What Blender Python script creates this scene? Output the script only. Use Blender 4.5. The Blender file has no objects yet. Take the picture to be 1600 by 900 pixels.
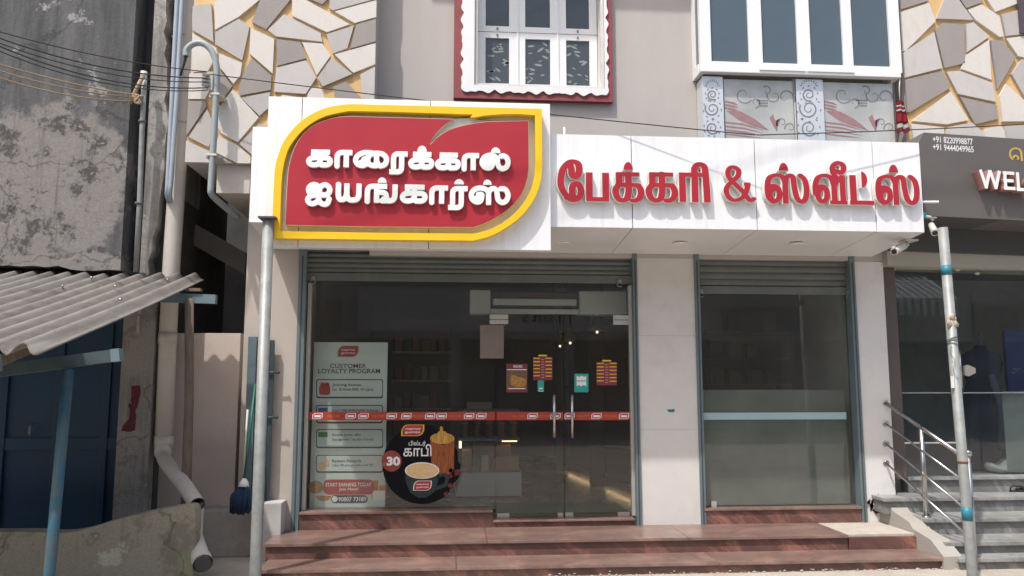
import bpy, bmesh, math, random
import numpy as np
from mathutils import Vector, Matrix
R = math.radians
random.seed(4)
S = bpy.context.scene
COL = S.collection
# ------------------------------------------------------------------ camera, sky, sun, exposure
F, PITCH, YAW, CZ = 1220.0, R(6.7), R(4.4), 1.5
FW = Vector((math.sin(YAW)*math.cos(PITCH), math.cos(YAW)*math.cos(PITCH), math.sin(PITCH)))
RT = Vector((math.cos(YAW), -math.sin(YAW), 0.0))
UP = RT.cross(FW)
cam = bpy.data.objects.new('camera', bpy.data.cameras.new('camera'))
COL.objects.link(cam)
cam.data.sensor_width = 36.0
cam.data.lens = 36.0*F/1600.0
cam.data.clip_start = 0.05
cam.data.clip_end = 500.0
M3 = Matrix((RT, UP, -FW)).transposed()
cam.matrix_world = Matrix.Translation((0, 0, CZ)) @ M3.to_4x4()
S.camera = cam
W = bpy.data.worlds.new('World'); S.world = W; W.use_nodes = True
SUN_D = Vector((0.83, 1.0, -2.3)).normalized()          # travel direction of the light
SKY = 0.145
nt = W.node_tree
sky = nt.nodes.new('ShaderNodeTexSky'); sky.sky_type = 'NISHITA'; sky.sun_disc = False
sky.sun_elevation = math.asin(-SUN_D.z)
sky.sun_rotation = math.atan2(-SUN_D.x, -SUN_D.y)
sky.dust_density = 4.0; sky.air_density = 1.2; sky.ozone_density = 1.0
bg = nt.nodes['Background']; bg.inputs[1].default_value = SKY
nt.links.new(sky.outputs[0], bg.inputs[0])
sun = bpy.data.objects.new('sun', bpy.data.lights.new('sun', 'SUN')); COL.objects.link(sun)
sun.data.energy = 2.6; sun.data.angle = R(0.9); sun.data.color = (1.0, 0.965, 0.91)
sun.rotation_euler = SUN_D.to_track_quat('-Z', 'Y').to_euler()
S.view_settings.view_transform = 'Standard'; S.view_settings.look = 'None'
S.view_settings.gamma = 1.0; S.view_settings.use_curve_mapping = False
S.view_settings.exposure = 0.57
S.render.engine = 'CYCLES'
S.cycles.transparent_max_bounces = 24
S.cycles.max_bounces = 10

# ------------------------------------------------------------------ pixel helpers (photograph pixels -> a point at a chosen depth)
def ray(x, y): return FW + RT*((x-800)/F) - UP*((y-450)/F)
def A(x, y, Y):
    d = ray(x, y); return Vector((0, 0, CZ)) + d*(Y/d.y)
def AZ(x, y, Z):
    d = ray(x, y); return Vector((0, 0, CZ)) + d*((Z-CZ)/d.z)

# ------------------------------------------------------------------ materials
def new_mat(name):
    m = bpy.data.materials.new(name); m.use_nodes = True
    return m, m.node_tree, m.node_tree.nodes['Principled BSDF']
MATS = {}
def mat(name, col, rough=0.6, metal=0.0, var=0.12, scale=6.0, bump=0.0, bscale=60.0, spec=0.5, stretch=None, dirt=None, dirt_amt=0.0, dscale=3.0, dlo=.5, dhi=.7):
    """base colour broken up by two octaves of noise, optional dirt patches and bump"""
    if name in MATS: return MATS[name]
    m, t, b = new_mat(name); N = t.nodes; L = t.links
    tc = N.new('ShaderNodeTexCoord'); vec = tc.outputs['Object']
    if stretch:
        mp = N.new('ShaderNodeMapping'); mp.inputs['Scale'].default_value = stretch
        L.new(vec, mp.inputs[0]); svec = mp.outputs[0]
    else: svec = vec
    n = N.new('ShaderNodeTexNoise'); n.inputs['Scale'].default_value = scale; n.inputs['Detail'].default_value = 6; n.inputs['Roughness'].default_value = .65
    L.new(svec, n.inputs['Vector'])
    r = N.new('ShaderNodeValToRGB'); e = r.color_ramp.elements
    e[0].position = .3; e[1].position = .72
    e[0].color = (*[c*(1-var) for c in col], 1); e[1].color = (*[min(1, c*(1+var)) for c in col], 1)
    L.new(n.outputs[0], r.inputs[0]); out = r.outputs[0]
    if dirt:
        n2 = N.new('ShaderNodeTexNoise'); n2.inputs['Scale'].default_value = dscale; n2.inputs['Detail'].default_value = 8; n2.inputs['Roughness'].default_value = .7
        L.new(svec, n2.inputs['Vector'])
        mr = N.new('ShaderNodeMapRange'); mr.inputs[1].default_value = dlo; mr.inputs[2].default_value = dhi; mr.inputs[4].default_value = dirt_amt
        L.new(n2.outputs[0], mr.inputs[0])
        mx = N.new('ShaderNodeMix'); mx.data_type = 'RGBA'; L.new(mr.outputs[0], mx.inputs[0]); L.new(out, mx.inputs[6]); mx.inputs[7].default_value = (*dirt, 1)
        out = mx.outputs[2]
    L.new(out, b.inputs['Base Color'])
    rr = N.new('ShaderNodeMapRange'); rr.inputs[3].default_value = max(0, rough-.08); rr.inputs[4].default_value = min(1, rough+.1)
    L.new(n.outputs[0], rr.inputs[0]); L.new(rr.outputs[0], b.inputs['Roughness'])
    b.inputs['Metallic'].default_value = metal; b.inputs['Specular IOR Level'].default_value = spec
    if bump:
        nb = N.new('ShaderNodeTexNoise'); nb.inputs['Scale'].default_value = bscale; nb.inputs['Detail'].default_value = 5
        L.new(vec, nb.inputs['Vector'])
        bp = N.new('ShaderNodeBump'); bp.inputs['Strength'].default_value = bump; bp.inputs['Distance'].default_value = .01
        L.new(nb.outputs[0], bp.inputs['Height']); L.new(bp.outputs[0], b.inputs['Normal'])
    MATS[name] = m; return m
def emit(name, col, s):
    m, t, b = new_mat(name); b.inputs['Base Color'].default_value = (*col, 1)
    b.inputs['Emission Color'].default_value = (*col, 1); b.inputs['Emission Strength'].default_value = s
    return m
def glass(name, tint, ior=1.5, rough=0.0, film=0.0, film_col=(.3, .3, .3)):
    m, t, b = new_mat(name); N = t.nodes; L = t.links; N.remove(b)
    tr = N.new('ShaderNodeBsdfTransparent'); tr.inputs[0].default_value = (*tint, 1)
    gl = N.new('ShaderNodeBsdfGlossy'); gl.inputs['Roughness'].default_value = rough
    fr = N.new('ShaderNodeFresnel'); fr.inputs[0].default_value = ior
    ge = N.new('ShaderNodeNewGeometry'); iv = N.new('ShaderNodeMath'); iv.operation = 'MULTIPLY_ADD'; L.new(ge.outputs['Backfacing'], iv.inputs[0]); iv.inputs[1].default_value = -1.7; iv.inputs[2].default_value = 1.7
    mu = N.new('ShaderNodeMath'); mu.operation = 'MULTIPLY'; mu.use_clamp = True; L.new(fr.outputs[0], mu.inputs[0]); L.new(iv.outputs[0], mu.inputs[1])   # both panes' reflections on the entry side
    mx = N.new('ShaderNodeMixShader'); L.new(mu.outputs[0], mx.inputs[0])
    last = tr.outputs[0]
    if film:                                             # dust / frosting; on clear panes also painted haze in place of reflections
        df = N.new('ShaderNodeBsdfDiffuse'); df.inputs[0].default_value = (*film_col, 1)
        tl = N.new('ShaderNodeBsdfTranslucent'); tl.inputs[0].default_value = (*film_col, 1)
        m2 = N.new('ShaderNodeMixShader'); m2.inputs[0].default_value = .35; L.new(df.outputs[0], m2.inputs[1]); L.new(tl.outputs[0], m2.inputs[2])
        tc = N.new('ShaderNodeTexCoord'); n = N.new('ShaderNodeTexNoise'); n.inputs['Scale'].default_value = 2.2; n.inputs['Detail'].default_value = 6
        L.new(tc.outputs['Object'], n.inputs['Vector'])
        mr = N.new('ShaderNodeMapRange'); mr.inputs[1].default_value = .3; mr.inputs[2].default_value = .7; mr.inputs[3].default_value = film*.7; mr.inputs[4].default_value = film*1.3
        L.new(n.outputs[0], mr.inputs[0])
        m3 = N.new('ShaderNodeMixShader'); L.new(mr.outputs[0], m3.inputs[0]); L.new(last, m3.inputs[1]); L.new(m2.outputs[0], m3.inputs[2]); last = m3.outputs[0]
    L.new(last, mx.inputs[1]); L.new(gl.outputs[0], mx.inputs[2])
    L.new(mx.outputs[0], N['Material Output'].inputs[0]); return m

WHITE_ACP = mat('white_composite_panel', (.80, .81, .83), .35, var=.03, scale=2, dirt=(.58, .56, .53), dirt_amt=.38, dscale=2.2, stretch=(7, 7, .6))
SOFFIT = mat('soffit_panel', (.74, .74, .74), .45, var=.04, scale=2)
DARK = mat('dark_joint', (.06, .06, .06), .8)
YELLOW = mat('yellow_sign_paint', (.82, .52, .012), .4, var=.03)
RED = mat('red_sign_face', (.38, .018, .031), .4, var=.05, scale=3)
CREAM = mat('cream_sign_edge', (.62, .52, .36), .5, var=.05)
LETTERW = mat('white_letter_face', (.82, .84, .82), .4, var=.03, scale=10, dirt=(.6, .6, .57), dirt_amt=.3, dscale=9)
LETTERE = mat('pale_letter_edge', (.62, .60, .56), .5, var=.05)
GAP_GREY = mat('gap_shade', (.56, .55, .53), .45, var=.06)
TAUPE = mat('taupe_wall_paint', (.47, .43, .405), .8, var=.05, scale=2.2, bump=.10, bscale=70, dirt=(.38, .335, .305), dirt_amt=.42, dscale=1.1, stretch=(2.2, 2.2, .55))
TAUPE_D = mat('taupe_pillar_paint', (.45, .40, .36), .75, var=.06, scale=2.5, bump=.05)
PLASTER = mat('white_plaster', (.68, .66, .64), .85, var=.05, scale=3, bump=.12, bscale=50, dirt=(.42, .37, .31), dirt_amt=.5, dscale=2.8, dlo=.55, dhi=.8)
MOS_A = mat('pale_mosaic_tile', (.645, .605, .56), .8, var=.06, scale=3, bump=.18, bscale=45, dirt=(.46, .42, .37), dirt_amt=.4, dscale=3, stretch=(2, 2, .8))
MOS_B = mat('grey_mosaic_tile', (.46, .43, .41), .8, var=.07, scale=3, bump=.18, bscale=45, dirt=(.30, .27, .24), dirt_amt=.35, dscale=3, stretch=(2, 2, .8))
MOS_C = mat('brown_mosaic_tile', (.31, .278, .262), .8, var=.07, scale=3, bump=.18, bscale=45, dirt=(.30, .27, .24), dirt_amt=.35, dscale=3, stretch=(2, 2, .8))
MOS_D = mat('light_grey_mosaic_tile', (.54, .508, .485), .8, var=.07, scale=3, bump=.18, bscale=45, dirt=(.30, .27, .24), dirt_amt=.35, dscale=3, stretch=(2, 2, .8))
GOLD = mat('ochre_mosaic_groove', (.66, .43, .19), .65, var=.12, scale=5)
WHITE = mat('white_window_paint', (.80, .80, .79), .45, var=.03, scale=4)
MAROON = mat('maroon_window_paint', (.25, .055, .06), .6, var=.12, scale=5, bump=.05)
ALU = mat('white_powder_coat', (.80, .80, .80), .35, var=.02)
STEEL = mat('brushed_steel', (.50, .49, .48), .28, 1.0, var=.05, scale=20)
GALV = mat('galvanised_pipe', (.27, .285, .28), .5, .2, var=.2, scale=14, dirt=(.27, .25, .21), dirt_amt=.6, dscale=5)
SHUT = mat('grey_green_shutter_paint', (.135, .15, .148), .5, .15, var=.10, scale=5, dirt=(.20, .18, .15), dirt_amt=.4, dscale=5)
RAIL = mat('blue_grey_rail_paint', (.135, .185, .205), .55, .1, var=.12, scale=6, dirt=(.20, .13, .08), dirt_amt=.7, dscale=9, dlo=.58, dhi=.72)
JAMB = mat('aluminium_jamb', (.50, .48, .44), .45, .4, var=.08)
OLDW = None
PVC = mat('beige_pvc', (.54, .50, .455), .5, var=.06, scale=3, dirt=(.42, .37, .31), dirt_amt=.6, dscale=2.5)
CONDUIT = mat('grey_conduit', (.30, .34, .34), .5, var=.08, scale=8)
CONDBLUE = mat('blue_grey_conduit', (.34, .39, .45), .5, var=.06, scale=8)
WIRE = mat('black_cable', (.025, .025, .027), .6)
JUTE = mat('tan_cable', (.35, .26, .16), .8, var=.2, scale=30)
PINK = mat('pink_beige_paint', (.56, .475, .425), .8, var=.04, scale=2.5, bump=.06, bscale=60, dirt=(.45, .38, .33), dirt_amt=.5, dscale=2)
CEMENT = mat('bare_cement', (.36, .325, .285), .9, var=.16, scale=4, bump=.3, bscale=40, dirt=(.17, .15, .12), dirt_amt=.7, dscale=2.4)
BLUEDOOR = mat('dark_blue_door_paint', (.004, .040, .090), .5, var=.2, scale=4, dirt=(.02, .03, .04), dirt_amt=.5)
BLUEPOLE = mat('worn_blue_post_paint', (.014, .095, .15), .55, var=.3, scale=5, dirt=(.09, .10, .09), dirt_amt=.85, dscale=4, dlo=.45, dhi=.6)
PALEBLUE = mat('pale_blue_timber_paint', (.12, .185, .21), .7, var=.12, scale=6, dirt=(.18, .16, .13), dirt_amt=.6, dscale=6)
TIMBER = mat('weathered_timber', (.15, .115, .09), .85, var=.3, scale=12, stretch=(4, 4, .6), bump=.2)
ASB = mat('asbestos_sheet', (.205, .188, .168), .9, var=.16, scale=7, bump=.25, bscale=90, dirt=(.10, .09, .08), dirt_amt=.75, dscale=3.0, stretch=(3.0, .5, 3))
GATE = mat('dark_gate_paint', (.045, .065, .075), .5, .3, var=.15)
BLUECLOTH = mat('navy_mop_yarn', (.012, .04, .085), .9, var=.3, scale=40, bump=.5, bscale=120)
GREENP = mat('green_plastic', (.01, .12, .09), .45)
BLUETAPE = mat('blue_tape', (.025, .18, .26), .5)
NSIGN = mat('brown_grey_sign_panel', (.125, .112, .105), .5, var=.05, scale=2)
NDARK = mat('dark_soffit_board', (.07, .072, .075), .6, var=.08)
BEIGE = mat('beige_lintel_paint', (.40, .375, .33), .8, var=.05)
NFRAME = mat('brown_door_frame', (.10, .08, .075), .6, var=.1)
REDSIDE = mat('maroon_letter_edge', (.28, .13, .12), .45, var=.06)
GOLDL = mat('gold_letter', (.68, .44, .11), .35, .3)
INT_WALL = mat('interior_wall_paint', (.22, .19, .17), .8, var=.1)
INT_BROWN = mat('brown_laminate', (.085, .06, .045), .5, var=.15, scale=5, stretch=(4, 4, .6))
INT_FLOOR = mat('shop_floor_tile', (.26, .23, .20), .25, var=.12, scale=4)
LAM_W = mat('pale_laminate', (.55, .56, .56), .4, var=.04)
CARD = mat('cardboard', (.36, .20, .09), .8, var=.15)
MATGREEN = mat('green_mat', (.025, .10, .03), .95, var=.25, scale=60, bump=.4, bscale=200)
PAPER = mat('white_paper', (.72, .71, .68), .7, var=.04)
PINKPAPER = mat('faded_paper', (.21, .17, .145), .8, var=.12, scale=6)
P_RED = mat('print_red', (.42, .03, .035), .5, var=.05)
P_TAPE = mat('print_tape_red', (.36, .040, .026), .5, var=.05)
P_ORANGE = mat('print_orange', (.52, .15, .03), .5, var=.05)
P_BLACK = mat('print_black', (.008, .008, .010), .6, var=.05, spec=.1)
P_DARK = mat('print_dark', (.05, .055, .07), .5, var=.05)
P_WHITE = mat('print_white', (.78, .78, .76), .5, var=.03)
P_TEAL = mat('print_teal', (.02, .34, .30), .5, var=.05)
P_YEL = mat('print_yellow', (.75, .50, .04), .5, var=.08)
P_MAR = mat('print_maroon', (.20, .03, .04), .5, var=.08)
P_FOOD = mat('print_food', (.42, .20, .05), .5, var=.5, scale=35)
P_BRASS = mat('print_brass', (.50, .27, .05), .35, var=.6, scale=14, stretch=(6, 1, .7))
P_COPPER = mat('print_copper', (.28, .075, .015), .35, var=.7, scale=14, stretch=(7, 1, .6))
P_CREMA = mat('print_crema', (.72, .50, .24), .5, var=.2, scale=40)
P_NAVY = mat('print_navy', (.02, .035, .08), .5)
P_CUP = mat('print_teal_black', (.01, .03, .035), .4)
P_BANNER = mat('print_pale_banner', (.62, .68, .67), .55, var=.05, scale=2)
P_GREEN = mat('print_green', (.03, .22, .08), .5)
P_BLUE = mat('print_blue', (.02, .10, .35), .5)
GLASS = glass('shop_glass', (.90, .92, .90), film=.038, film_col=(.48, .45, .41))
GLASSW = glass('hazed_window_glass', (.84, .86, .84), film=.085, film_col=(.42, .41, .385))  # stronger film: painted haze veiling the shelves behind
NGLASS = glass('neighbour_glass', (.84, .87, .87), film=.030, film_col=(.40, .43, .44))
FROST = glass('frosted_film', (.55, .60, .57), film=.72, film_col=(.40, .44, .41), rough=.3)
STRIPE = mat('pale_blue_film', (.33, .46, .47), .5, var=.04)
WINGLASS = mat('dark_tinted_glass', (.055, .065, .072), .08, var=.05, spec=.6)
BALGLASS = glass('etched_glass', (.80, .83, .81), film=.80, film_col=(.76, .77, .75), rough=.2)
ETCH = mat('etched_maroon', (.34, .19, .20), .5, var=.15, scale=12)
ETCHD = mat('etched_grey_line', (.24, .23, .22), .5)
PERF = mat('pale_laser_cut_sheet', (.66, .69, .72), .35, .3, var=.05)
SHOE = mat('black_leather', (.02, .018, .016), .45)
CAMW = mat('off_white_plastic', (.55, .53, .48), .5)
LENS = mat('camera_lens_black', (.01, .01, .01), .1)
CLOTHR = mat('red_cloth', (.40, .03, .045), .9, var=.15, scale=12)
CLOTHW = mat('white_cloth', (.72, .68, .66), .9, var=.05)
NAVY = mat('navy_fabric', (.012, .02, .045), .85, var=.3, scale=10)
NBLUE = mat('bright_blue_board', (.01, .05, .20), .5)
WARM = emit('warm_led', (1.0, .70, .38), 2.6)
COOL = emit('downlight_lens', (1.0, .95, .85), 1.2)

def granite(name, base, vein, vamt, dust, damt, rough=.3, rot=.6):
    m, t, b = new_mat(name); N = t.nodes; L = t.links
    tc = N.new('ShaderNodeTexCoord')
    mr_ = N.new('ShaderNodeMapping'); mr_.inputs['Rotation'].default_value = (.3, rot, .5); L.new(tc.outputs['Object'], mr_.inputs[0])
    mp = N.new('ShaderNodeMapping'); mp.inputs['Scale'].default_value = (2.6, 2.0, .7)
    L.new(mr_.outputs[0], mp.inputs[0])
    n = N.new('ShaderNodeTexNoise'); n.inputs['Scale'].default_value = 2.4; n.inputs['Detail'].default_value = 9; n.inputs['Roughness'].default_value = .72; n.inputs['Distortion'].default_value = .6
    L.new(mp.outputs[0], n.inputs['Vector'])
    r = N.new('ShaderNodeValToRGB'); e = r.color_ramp.elements
    e[0].position = .36; e[0].color = (*[c*.5 for c in base], 1); e[1].position = .64; e[1].color = (*vein, 1)
    q = e.new(.52); q.color = (*base, 1)
    L.new(n.outputs[0], r.inputs[0])
    sp = N.new('ShaderNodeTexNoise'); sp.inputs['Scale'].default_value = 160; sp.inputs['Detail'].default_value = 2
    L.new(tc.outputs['Object'], sp.inputs['Vector'])
    m1 = N.new('ShaderNodeMix'); m1.data_type = 'RGBA'; m1.blend_type = 'OVERLAY'; m1.inputs[0].default_value = .5
    L.new(r.outputs[0], m1.inputs[6]); L.new(sp.outputs[0], m1.inputs[7])
    n3 = N.new('ShaderNodeTexNoise'); n3.inputs['Scale'].default_value = 3.5; n3.inputs['Detail'].default_value = 8; n3.inputs['Roughness'].default_value = .7
    L.new(tc.outputs['Object'], n3.inputs['Vector'])
    mr = N.new('ShaderNodeMapRange'); mr.inputs[1].default_value = .3; mr.inputs[2].default_value = .75; mr.inputs[3].default_value = damt*.45; mr.inputs[4].default_value = damt*1.3
    L.new(n3.outputs[0], mr.inputs[0])
    m2 = N.new('ShaderNodeMix'); m2.data_type = 'RGBA'; L.new(mr.outputs[0], m2.inputs[0]); L.new(m1.outputs[2], m2.inputs[6]); m2.inputs[7].default_value = (*dust, 1)
    L.new(m2.outputs[2], b.inputs['Base Color']); b.inputs['Roughness'].default_value = rough
    return m
GRAN_R = granite('red_granite_riser', (.11, .040, .034), (.30, .125, .095), .5, (.30, .225, .19), .20, .32, rot=.85)
GRAN_T = granite('red_granite_tread', (.125, .052, .043), (.27, .125, .10), .5, (.32, .25, .21), .48, .28, rot=.9)
GRAN_G = granite('grey_granite_riser', (.14, .145, .145), (.30, .305, .30), .5, (.30, .29, .27), .3, .4)
GRAN_GT = granite('grey_granite_tread', (.20, .205, .205), (.34, .345, .34), .5, (.36, .35, .33), .45, .45)
MARBLE = mat('cream_marble_cladding', (.63, .61, .58), .35, var=.04, scale=5, dirt=(.47, .43, .38), dirt_amt=.45, dscale=3.2, dlo=.52, dhi=.78)

def old_wall(name, dark, light, pale, streak=(5, 5, .35), zsplit=None, worn=.38, blob=None):
    """soot-blackened lime plaster: dark algae, worn pinkish patches, pale scabs, rain streaks"""
    m, t, b = new_mat(name); N = t.nodes; L = t.links
    tc = N.new('ShaderNodeTexCoord'); v = tc.outputs['Object']
    def noise(scale, det=9, rough=.7, vec=None, dist=0):
        n = N.new('ShaderNodeTexNoise'); n.inputs['Scale'].default_value = scale; n.inputs['Detail'].default_value = det; n.inputs['Roughness'].default_value = rough; n.inputs['Distortion'].default_value = dist
        L.new(vec or v, n.inputs['Vector']); return n.outputs[0]
    def ramp(src, lo, hi, a=0., c=1.):
        mr = N.new('ShaderNodeMapRange'); mr.inputs[1].default_value = lo; mr.inputs[2].default_value = hi; mr.inputs[3].default_value = a; mr.inputs[4].default_value = c
        L.new(src, mr.inputs[0]); return mr.outputs[0]
    def mix(f, a, c):
        mx = N.new('ShaderNodeMix'); mx.data_type = 'RGBA'; L.new(f, mx.inputs[0])
        for s, k in ((a, 6), (c, 7)):
            if isinstance(s, tuple): mx.inputs[k].default_value = (*s, 1)
            else: L.new(s, mx.inputs[k])
        return mx.outputs[2]
    mp = N.new('ShaderNodeMapping'); mp.inputs['Scale'].default_value = streak; L.new(v, mp.inputs[0])
    st = noise(2.2, 8, .65, mp.outputs[0])
    base = mix(ramp(st, .35, .7), dark, tuple(c*2.0 for c in dark))
    if zsplit is not None:
        sx = N.new('ShaderNodeSeparateXYZ'); L.new(v, sx.inputs[0])
        ad = N.new('ShaderNodeMath'); ad.operation = 'MULTIPLY_ADD'; L.new(noise(1.6, 6, .6), ad.inputs[0]); ad.inputs[1].default_value = 1.5; L.new(sx.outputs[2], ad.inputs[2])
        zf = ramp(ad.outputs[0], zsplit+.75+.10, zsplit+.75-.06)
    else: zf = ramp(noise(1.1, 6, .6), .42, .5)
    if blob is not None:                               # the plaster has lost its black skin in one rounded area and along the foot
        sx = N.new('ShaderNodeSeparateXYZ'); L.new(v, sx.inputs[0]); cb_ = N.new('ShaderNodeCombineXYZ'); L.new(sx.outputs[0], cb_.inputs[0]); L.new(sx.outputs[2], cb_.inputs[2])
        ds = N.new('ShaderNodeVectorMath'); ds.operation = 'DISTANCE'; L.new(cb_.outputs[0], ds.inputs[0]); ds.inputs[1].default_value = (blob[0], 0, blob[1])
        ad = N.new('ShaderNodeMath'); ad.operation = 'MULTIPLY_ADD'; L.new(noise(2.6, 10, .68), ad.inputs[0]); ad.inputs[1].default_value = 1.1; L.new(ds.outputs['Value'], ad.inputs[2])
        f1 = ramp(ad.outputs[0], blob[2]+.55+.05, blob[2]+.55-.05)
        a2 = N.new('ShaderNodeMath'); a2.operation = 'MULTIPLY_ADD'; L.new(noise(5, 10, .7), a2.inputs[0]); a2.inputs[1].default_value = .35; L.new(sx.outputs[2], a2.inputs[2])
        f2 = ramp(a2.outputs[0], .36, .33)
        mxx = N.new('ShaderNodeMath'); mxx.operation = 'MAXIMUM'; L.new(f1, mxx.inputs[0]); L.new(f2, mxx.inputs[1]); zf = mxx.outputs[0]
    patch = mix(ramp(noise(4.2, 12, .74), .52, .58), light, tuple(c*worn for c in light))
    col = mix(zf, base, patch)
    col = mix(ramp(noise(2.1, 12, .74), .60, .63), col, pale)
    col = mix(ramp(noise(60, 4, .7), .35, .75, 0, .35), col, tuple(c*.5 for c in dark))
    col = mix(ramp(noise(22, 6, .8), .62, .72, 0, .55), col, tuple(c*.4 for c in dark))
    vo = N.new('ShaderNodeTexVoronoi'); vo.feature = 'DISTANCE_TO_EDGE'; vo.inputs['Scale'].default_value = .75
    wv = N.new('ShaderNodeVectorMath'); wv.operation = 'MULTIPLY_ADD'; nz = N.new('ShaderNodeTexNoise'); nz.inputs['Scale'].default_value = 2.5; nz.inputs['Detail'].default_value = 8; L.new(v, nz.inputs['Vector'])
    L.new(nz.outputs['Color'], wv.inputs[0]); wv.inputs[1].default_value = (.55, .55, .55); L.new(v, wv.inputs[2]); L.new(wv.outputs[0], vo.inputs['Vector'])
    col = mix(ramp(vo.outputs['Distance'], .007, .002, 0, .5), col, tuple(c*.4 for c in dark))
    mp2 = N.new('ShaderNodeMapping'); mp2.inputs['Scale'].default_value = (9, 9, .35); L.new(v, mp2.inputs[0])
    col = mix(ramp(noise(1.6, 8, .7, mp2.outputs[0]), .56, .72, 0, .6), col, tuple(c*.45 for c in dark))
    L.new(col, b.inputs['Base Color']); b.inputs['Roughness'].default_value = .92; b.inputs['Specular IOR Level'].default_value = .25
    bp = N.new('ShaderNodeBump'); bp.inputs['Strength'].default_value = .5; bp.inputs['Distance'].default_value = .015
    L.new(noise(14, 10, .75), bp.inputs['Height']); L.new(bp.outputs[0], b.inputs['Normal'])
    return m
OLD_A = None
OLD_B = old_wall('mildewed_pier_plaster', (.19, .18, .165), (.44, .42, .38), (.52, .46, .34), streak=(6, 6, .5), worn=.6)
MOSS = old_wall('mossy_low_wall_plaster', (.20, .215, .135), (.34, .31, .24), (.48, .47, .36), streak=(3, 3, 1), worn=.72)

# ------------------------------------------------------------------ mesh helpers
class MB:
    def __init__(s): s.bm = bmesh.new(); s.mi = 0
    def face(s, vs, mi=None):
        try:
            f = s.bm.faces.new(vs); f.material_index = s.mi if mi is None else mi; return f
        except ValueError: return None
    def box(s, x0, x1, y0, y1, z0, z1, bev=0.0, mi=None):
        t = bmesh.new()
        bmesh.ops.create_cube(t, size=1.0)
        for v in t.verts: v.co = Vector(((x0+x1)/2 + v.co.x*(x1-x0), (y0+y1)/2 + v.co.y*(y1-y0), (z0+z1)/2 + v.co.z*(z1-z0)))
        if bev > 0: bmesh.ops.bevel(t, geom=list(t.edges), offset=bev, segments=2, affect='EDGES', profile=.6)
        s.add(t, mi); return s
    def add(s, t, mi=None):
        k = s.mi if mi is None else mi; mp = {}
        for v in t.verts: mp[v] = s.bm.verts.new(v.co)
        for f in t.faces:
            g = s.face([mp[v] for v in f.verts], k)
            if g: g.smooth = f.smooth
        t.free()
    def hexa(s, p, mi=None):      # 8 corners: front 4 (ccw), back 4
        v = [s.bm.verts.new(q) for q in p]
        for i in ((0, 1, 2, 3), (7, 6, 5, 4), (0, 4, 5, 1), (1, 5, 6, 2), (2, 6, 7, 3), (3, 7, 4, 0)): s.face([v[k] for k in i], mi)
        return s
    def beam(s, a, b, w, h, mi=None):    # rectangular bar between two points
        a = Vector(a); b = Vector(b); d = (b-a).normalized()
        u = d.cross(Vector((0, 0, 1)));  u = Vector((1, 0, 0)) if u.length < 1e-4 else u.normalized()
        n = u.cross(d); u *= w/2; n *= h/2
        return s.hexa([a-u-n, a+u-n, a+u+n, a-u+n, b-u-n, b+u-n, b+u+n, b-u+n], mi)
    def tube(s, pts, r, seg=12, mi=None, cap=True, hollow=False):
        pts = [Vector(p) for p in pts]; n = len(pts)
        rs = r if isinstance(r, (list, tuple)) else [r]*n
        rings = []; prev = None
        for i, p in enumerate(pts):
            d = (pts[min(i+1, n-1)] - pts[max(i-1, 0)]).normalized()
            u = d.cross(Vector((0, 0, 1))) if prev is None else prev - d*prev.dot(d)
            if u.length < 1e-4: u = Vector((1, 0, 0)) - d*d.x
            u.normalize(); prev = u; w = d.cross(u)
            rings.append([s.bm.verts.new(p + u*rs[i]*math.cos(2*math.pi*k/seg) + w*rs[i]*math.sin(2*math.pi*k/seg)) for k in range(seg)])
        for a, b in zip(rings, rings[1:]):
            for k in range(seg):
                f = s.face([a[k], a[(k+1) % seg], b[(k+1) % seg], b[k]], mi)
                if f: f.smooth = True
        if cap:
            s.face(rings[0][::-1], mi)
            if not hollow: s.face(rings[-1], mi)
        return s
    def lathe(s, c, prof, seg=24, mi=None):       # (r, z) profile about the vertical through c
        c = Vector(c); rings = [[s.bm.verts.new(c + Vector((r*math.cos(2*math.pi*k/seg), r*math.sin(2*math.pi*k/seg), z))) for k in range(seg)] for r, z in prof]
        for a, b in zip(rings, rings[1:]):
            for k in range(seg):
                f = s.face([a[k], a[(k+1) % seg], b[(k+1) % seg], b[k]], mi)
                if f: f.smooth = True
        s.face(rings[0][::-1], mi); s.face(rings[-1], mi); return s
    def prism_xz(s, loops, y0, y1, mi=None, side_mi=None, back=True):
        """loops of (x,z): first outer then holes; extruded from y0 (front) to y1"""
        t = bmesh.new(); edges = []
        for lp in loops:
            vs = [t.verts.new((x, y0, z)) for x, z in lp]
            edges += [t.edges.new((vs[i], vs[(i+1) % len(vs)])) for i in range(len(vs))]
        if len(loops) == 1: t.faces.new([e.verts[0] for e in edges])
        else: bmesh.ops.triangle_fill(t, use_beauty=True, edges=edges, normal=(0, -1, 0))
        fr = list(t.faces)
        if abs(y1-y0) > 1e-6:
            k = s.mi if mi is None else mi; sm = k if side_mi is None else side_mi
            mp = {v: (s.bm.verts.new(v.co), s.bm.verts.new((v.co.x, y1, v.co.z))) for v in t.verts}
            for f in fr:
                s.face([mp[v][0] for v in f.verts], k)
                if back: s.face([mp[v][1] for v in reversed(f.verts)], k)
            for e in t.edges:
                if len(e.link_faces) == 1:
                    a, b = e.verts; s.face([mp[a][0], mp[b][0], mp[b][1], mp[a][1]], sm)
            t.free()
        else: s.add(t, mi)
        return s
    def prism_yz(s, pts, x0, x1, mi=None):
        a = [s.bm.verts.new((x0, y, z)) for y, z in pts]; b = [s.bm.verts.new((x1, y, z)) for y, z in pts]
        s.face(a, mi); s.face(b[::-1], mi)
        for i in range(len(pts)): s.face([a[i], a[(i+1) % len(pts)], b[(i+1) % len(pts)], b[i]][::-1], mi)
        return s
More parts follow.
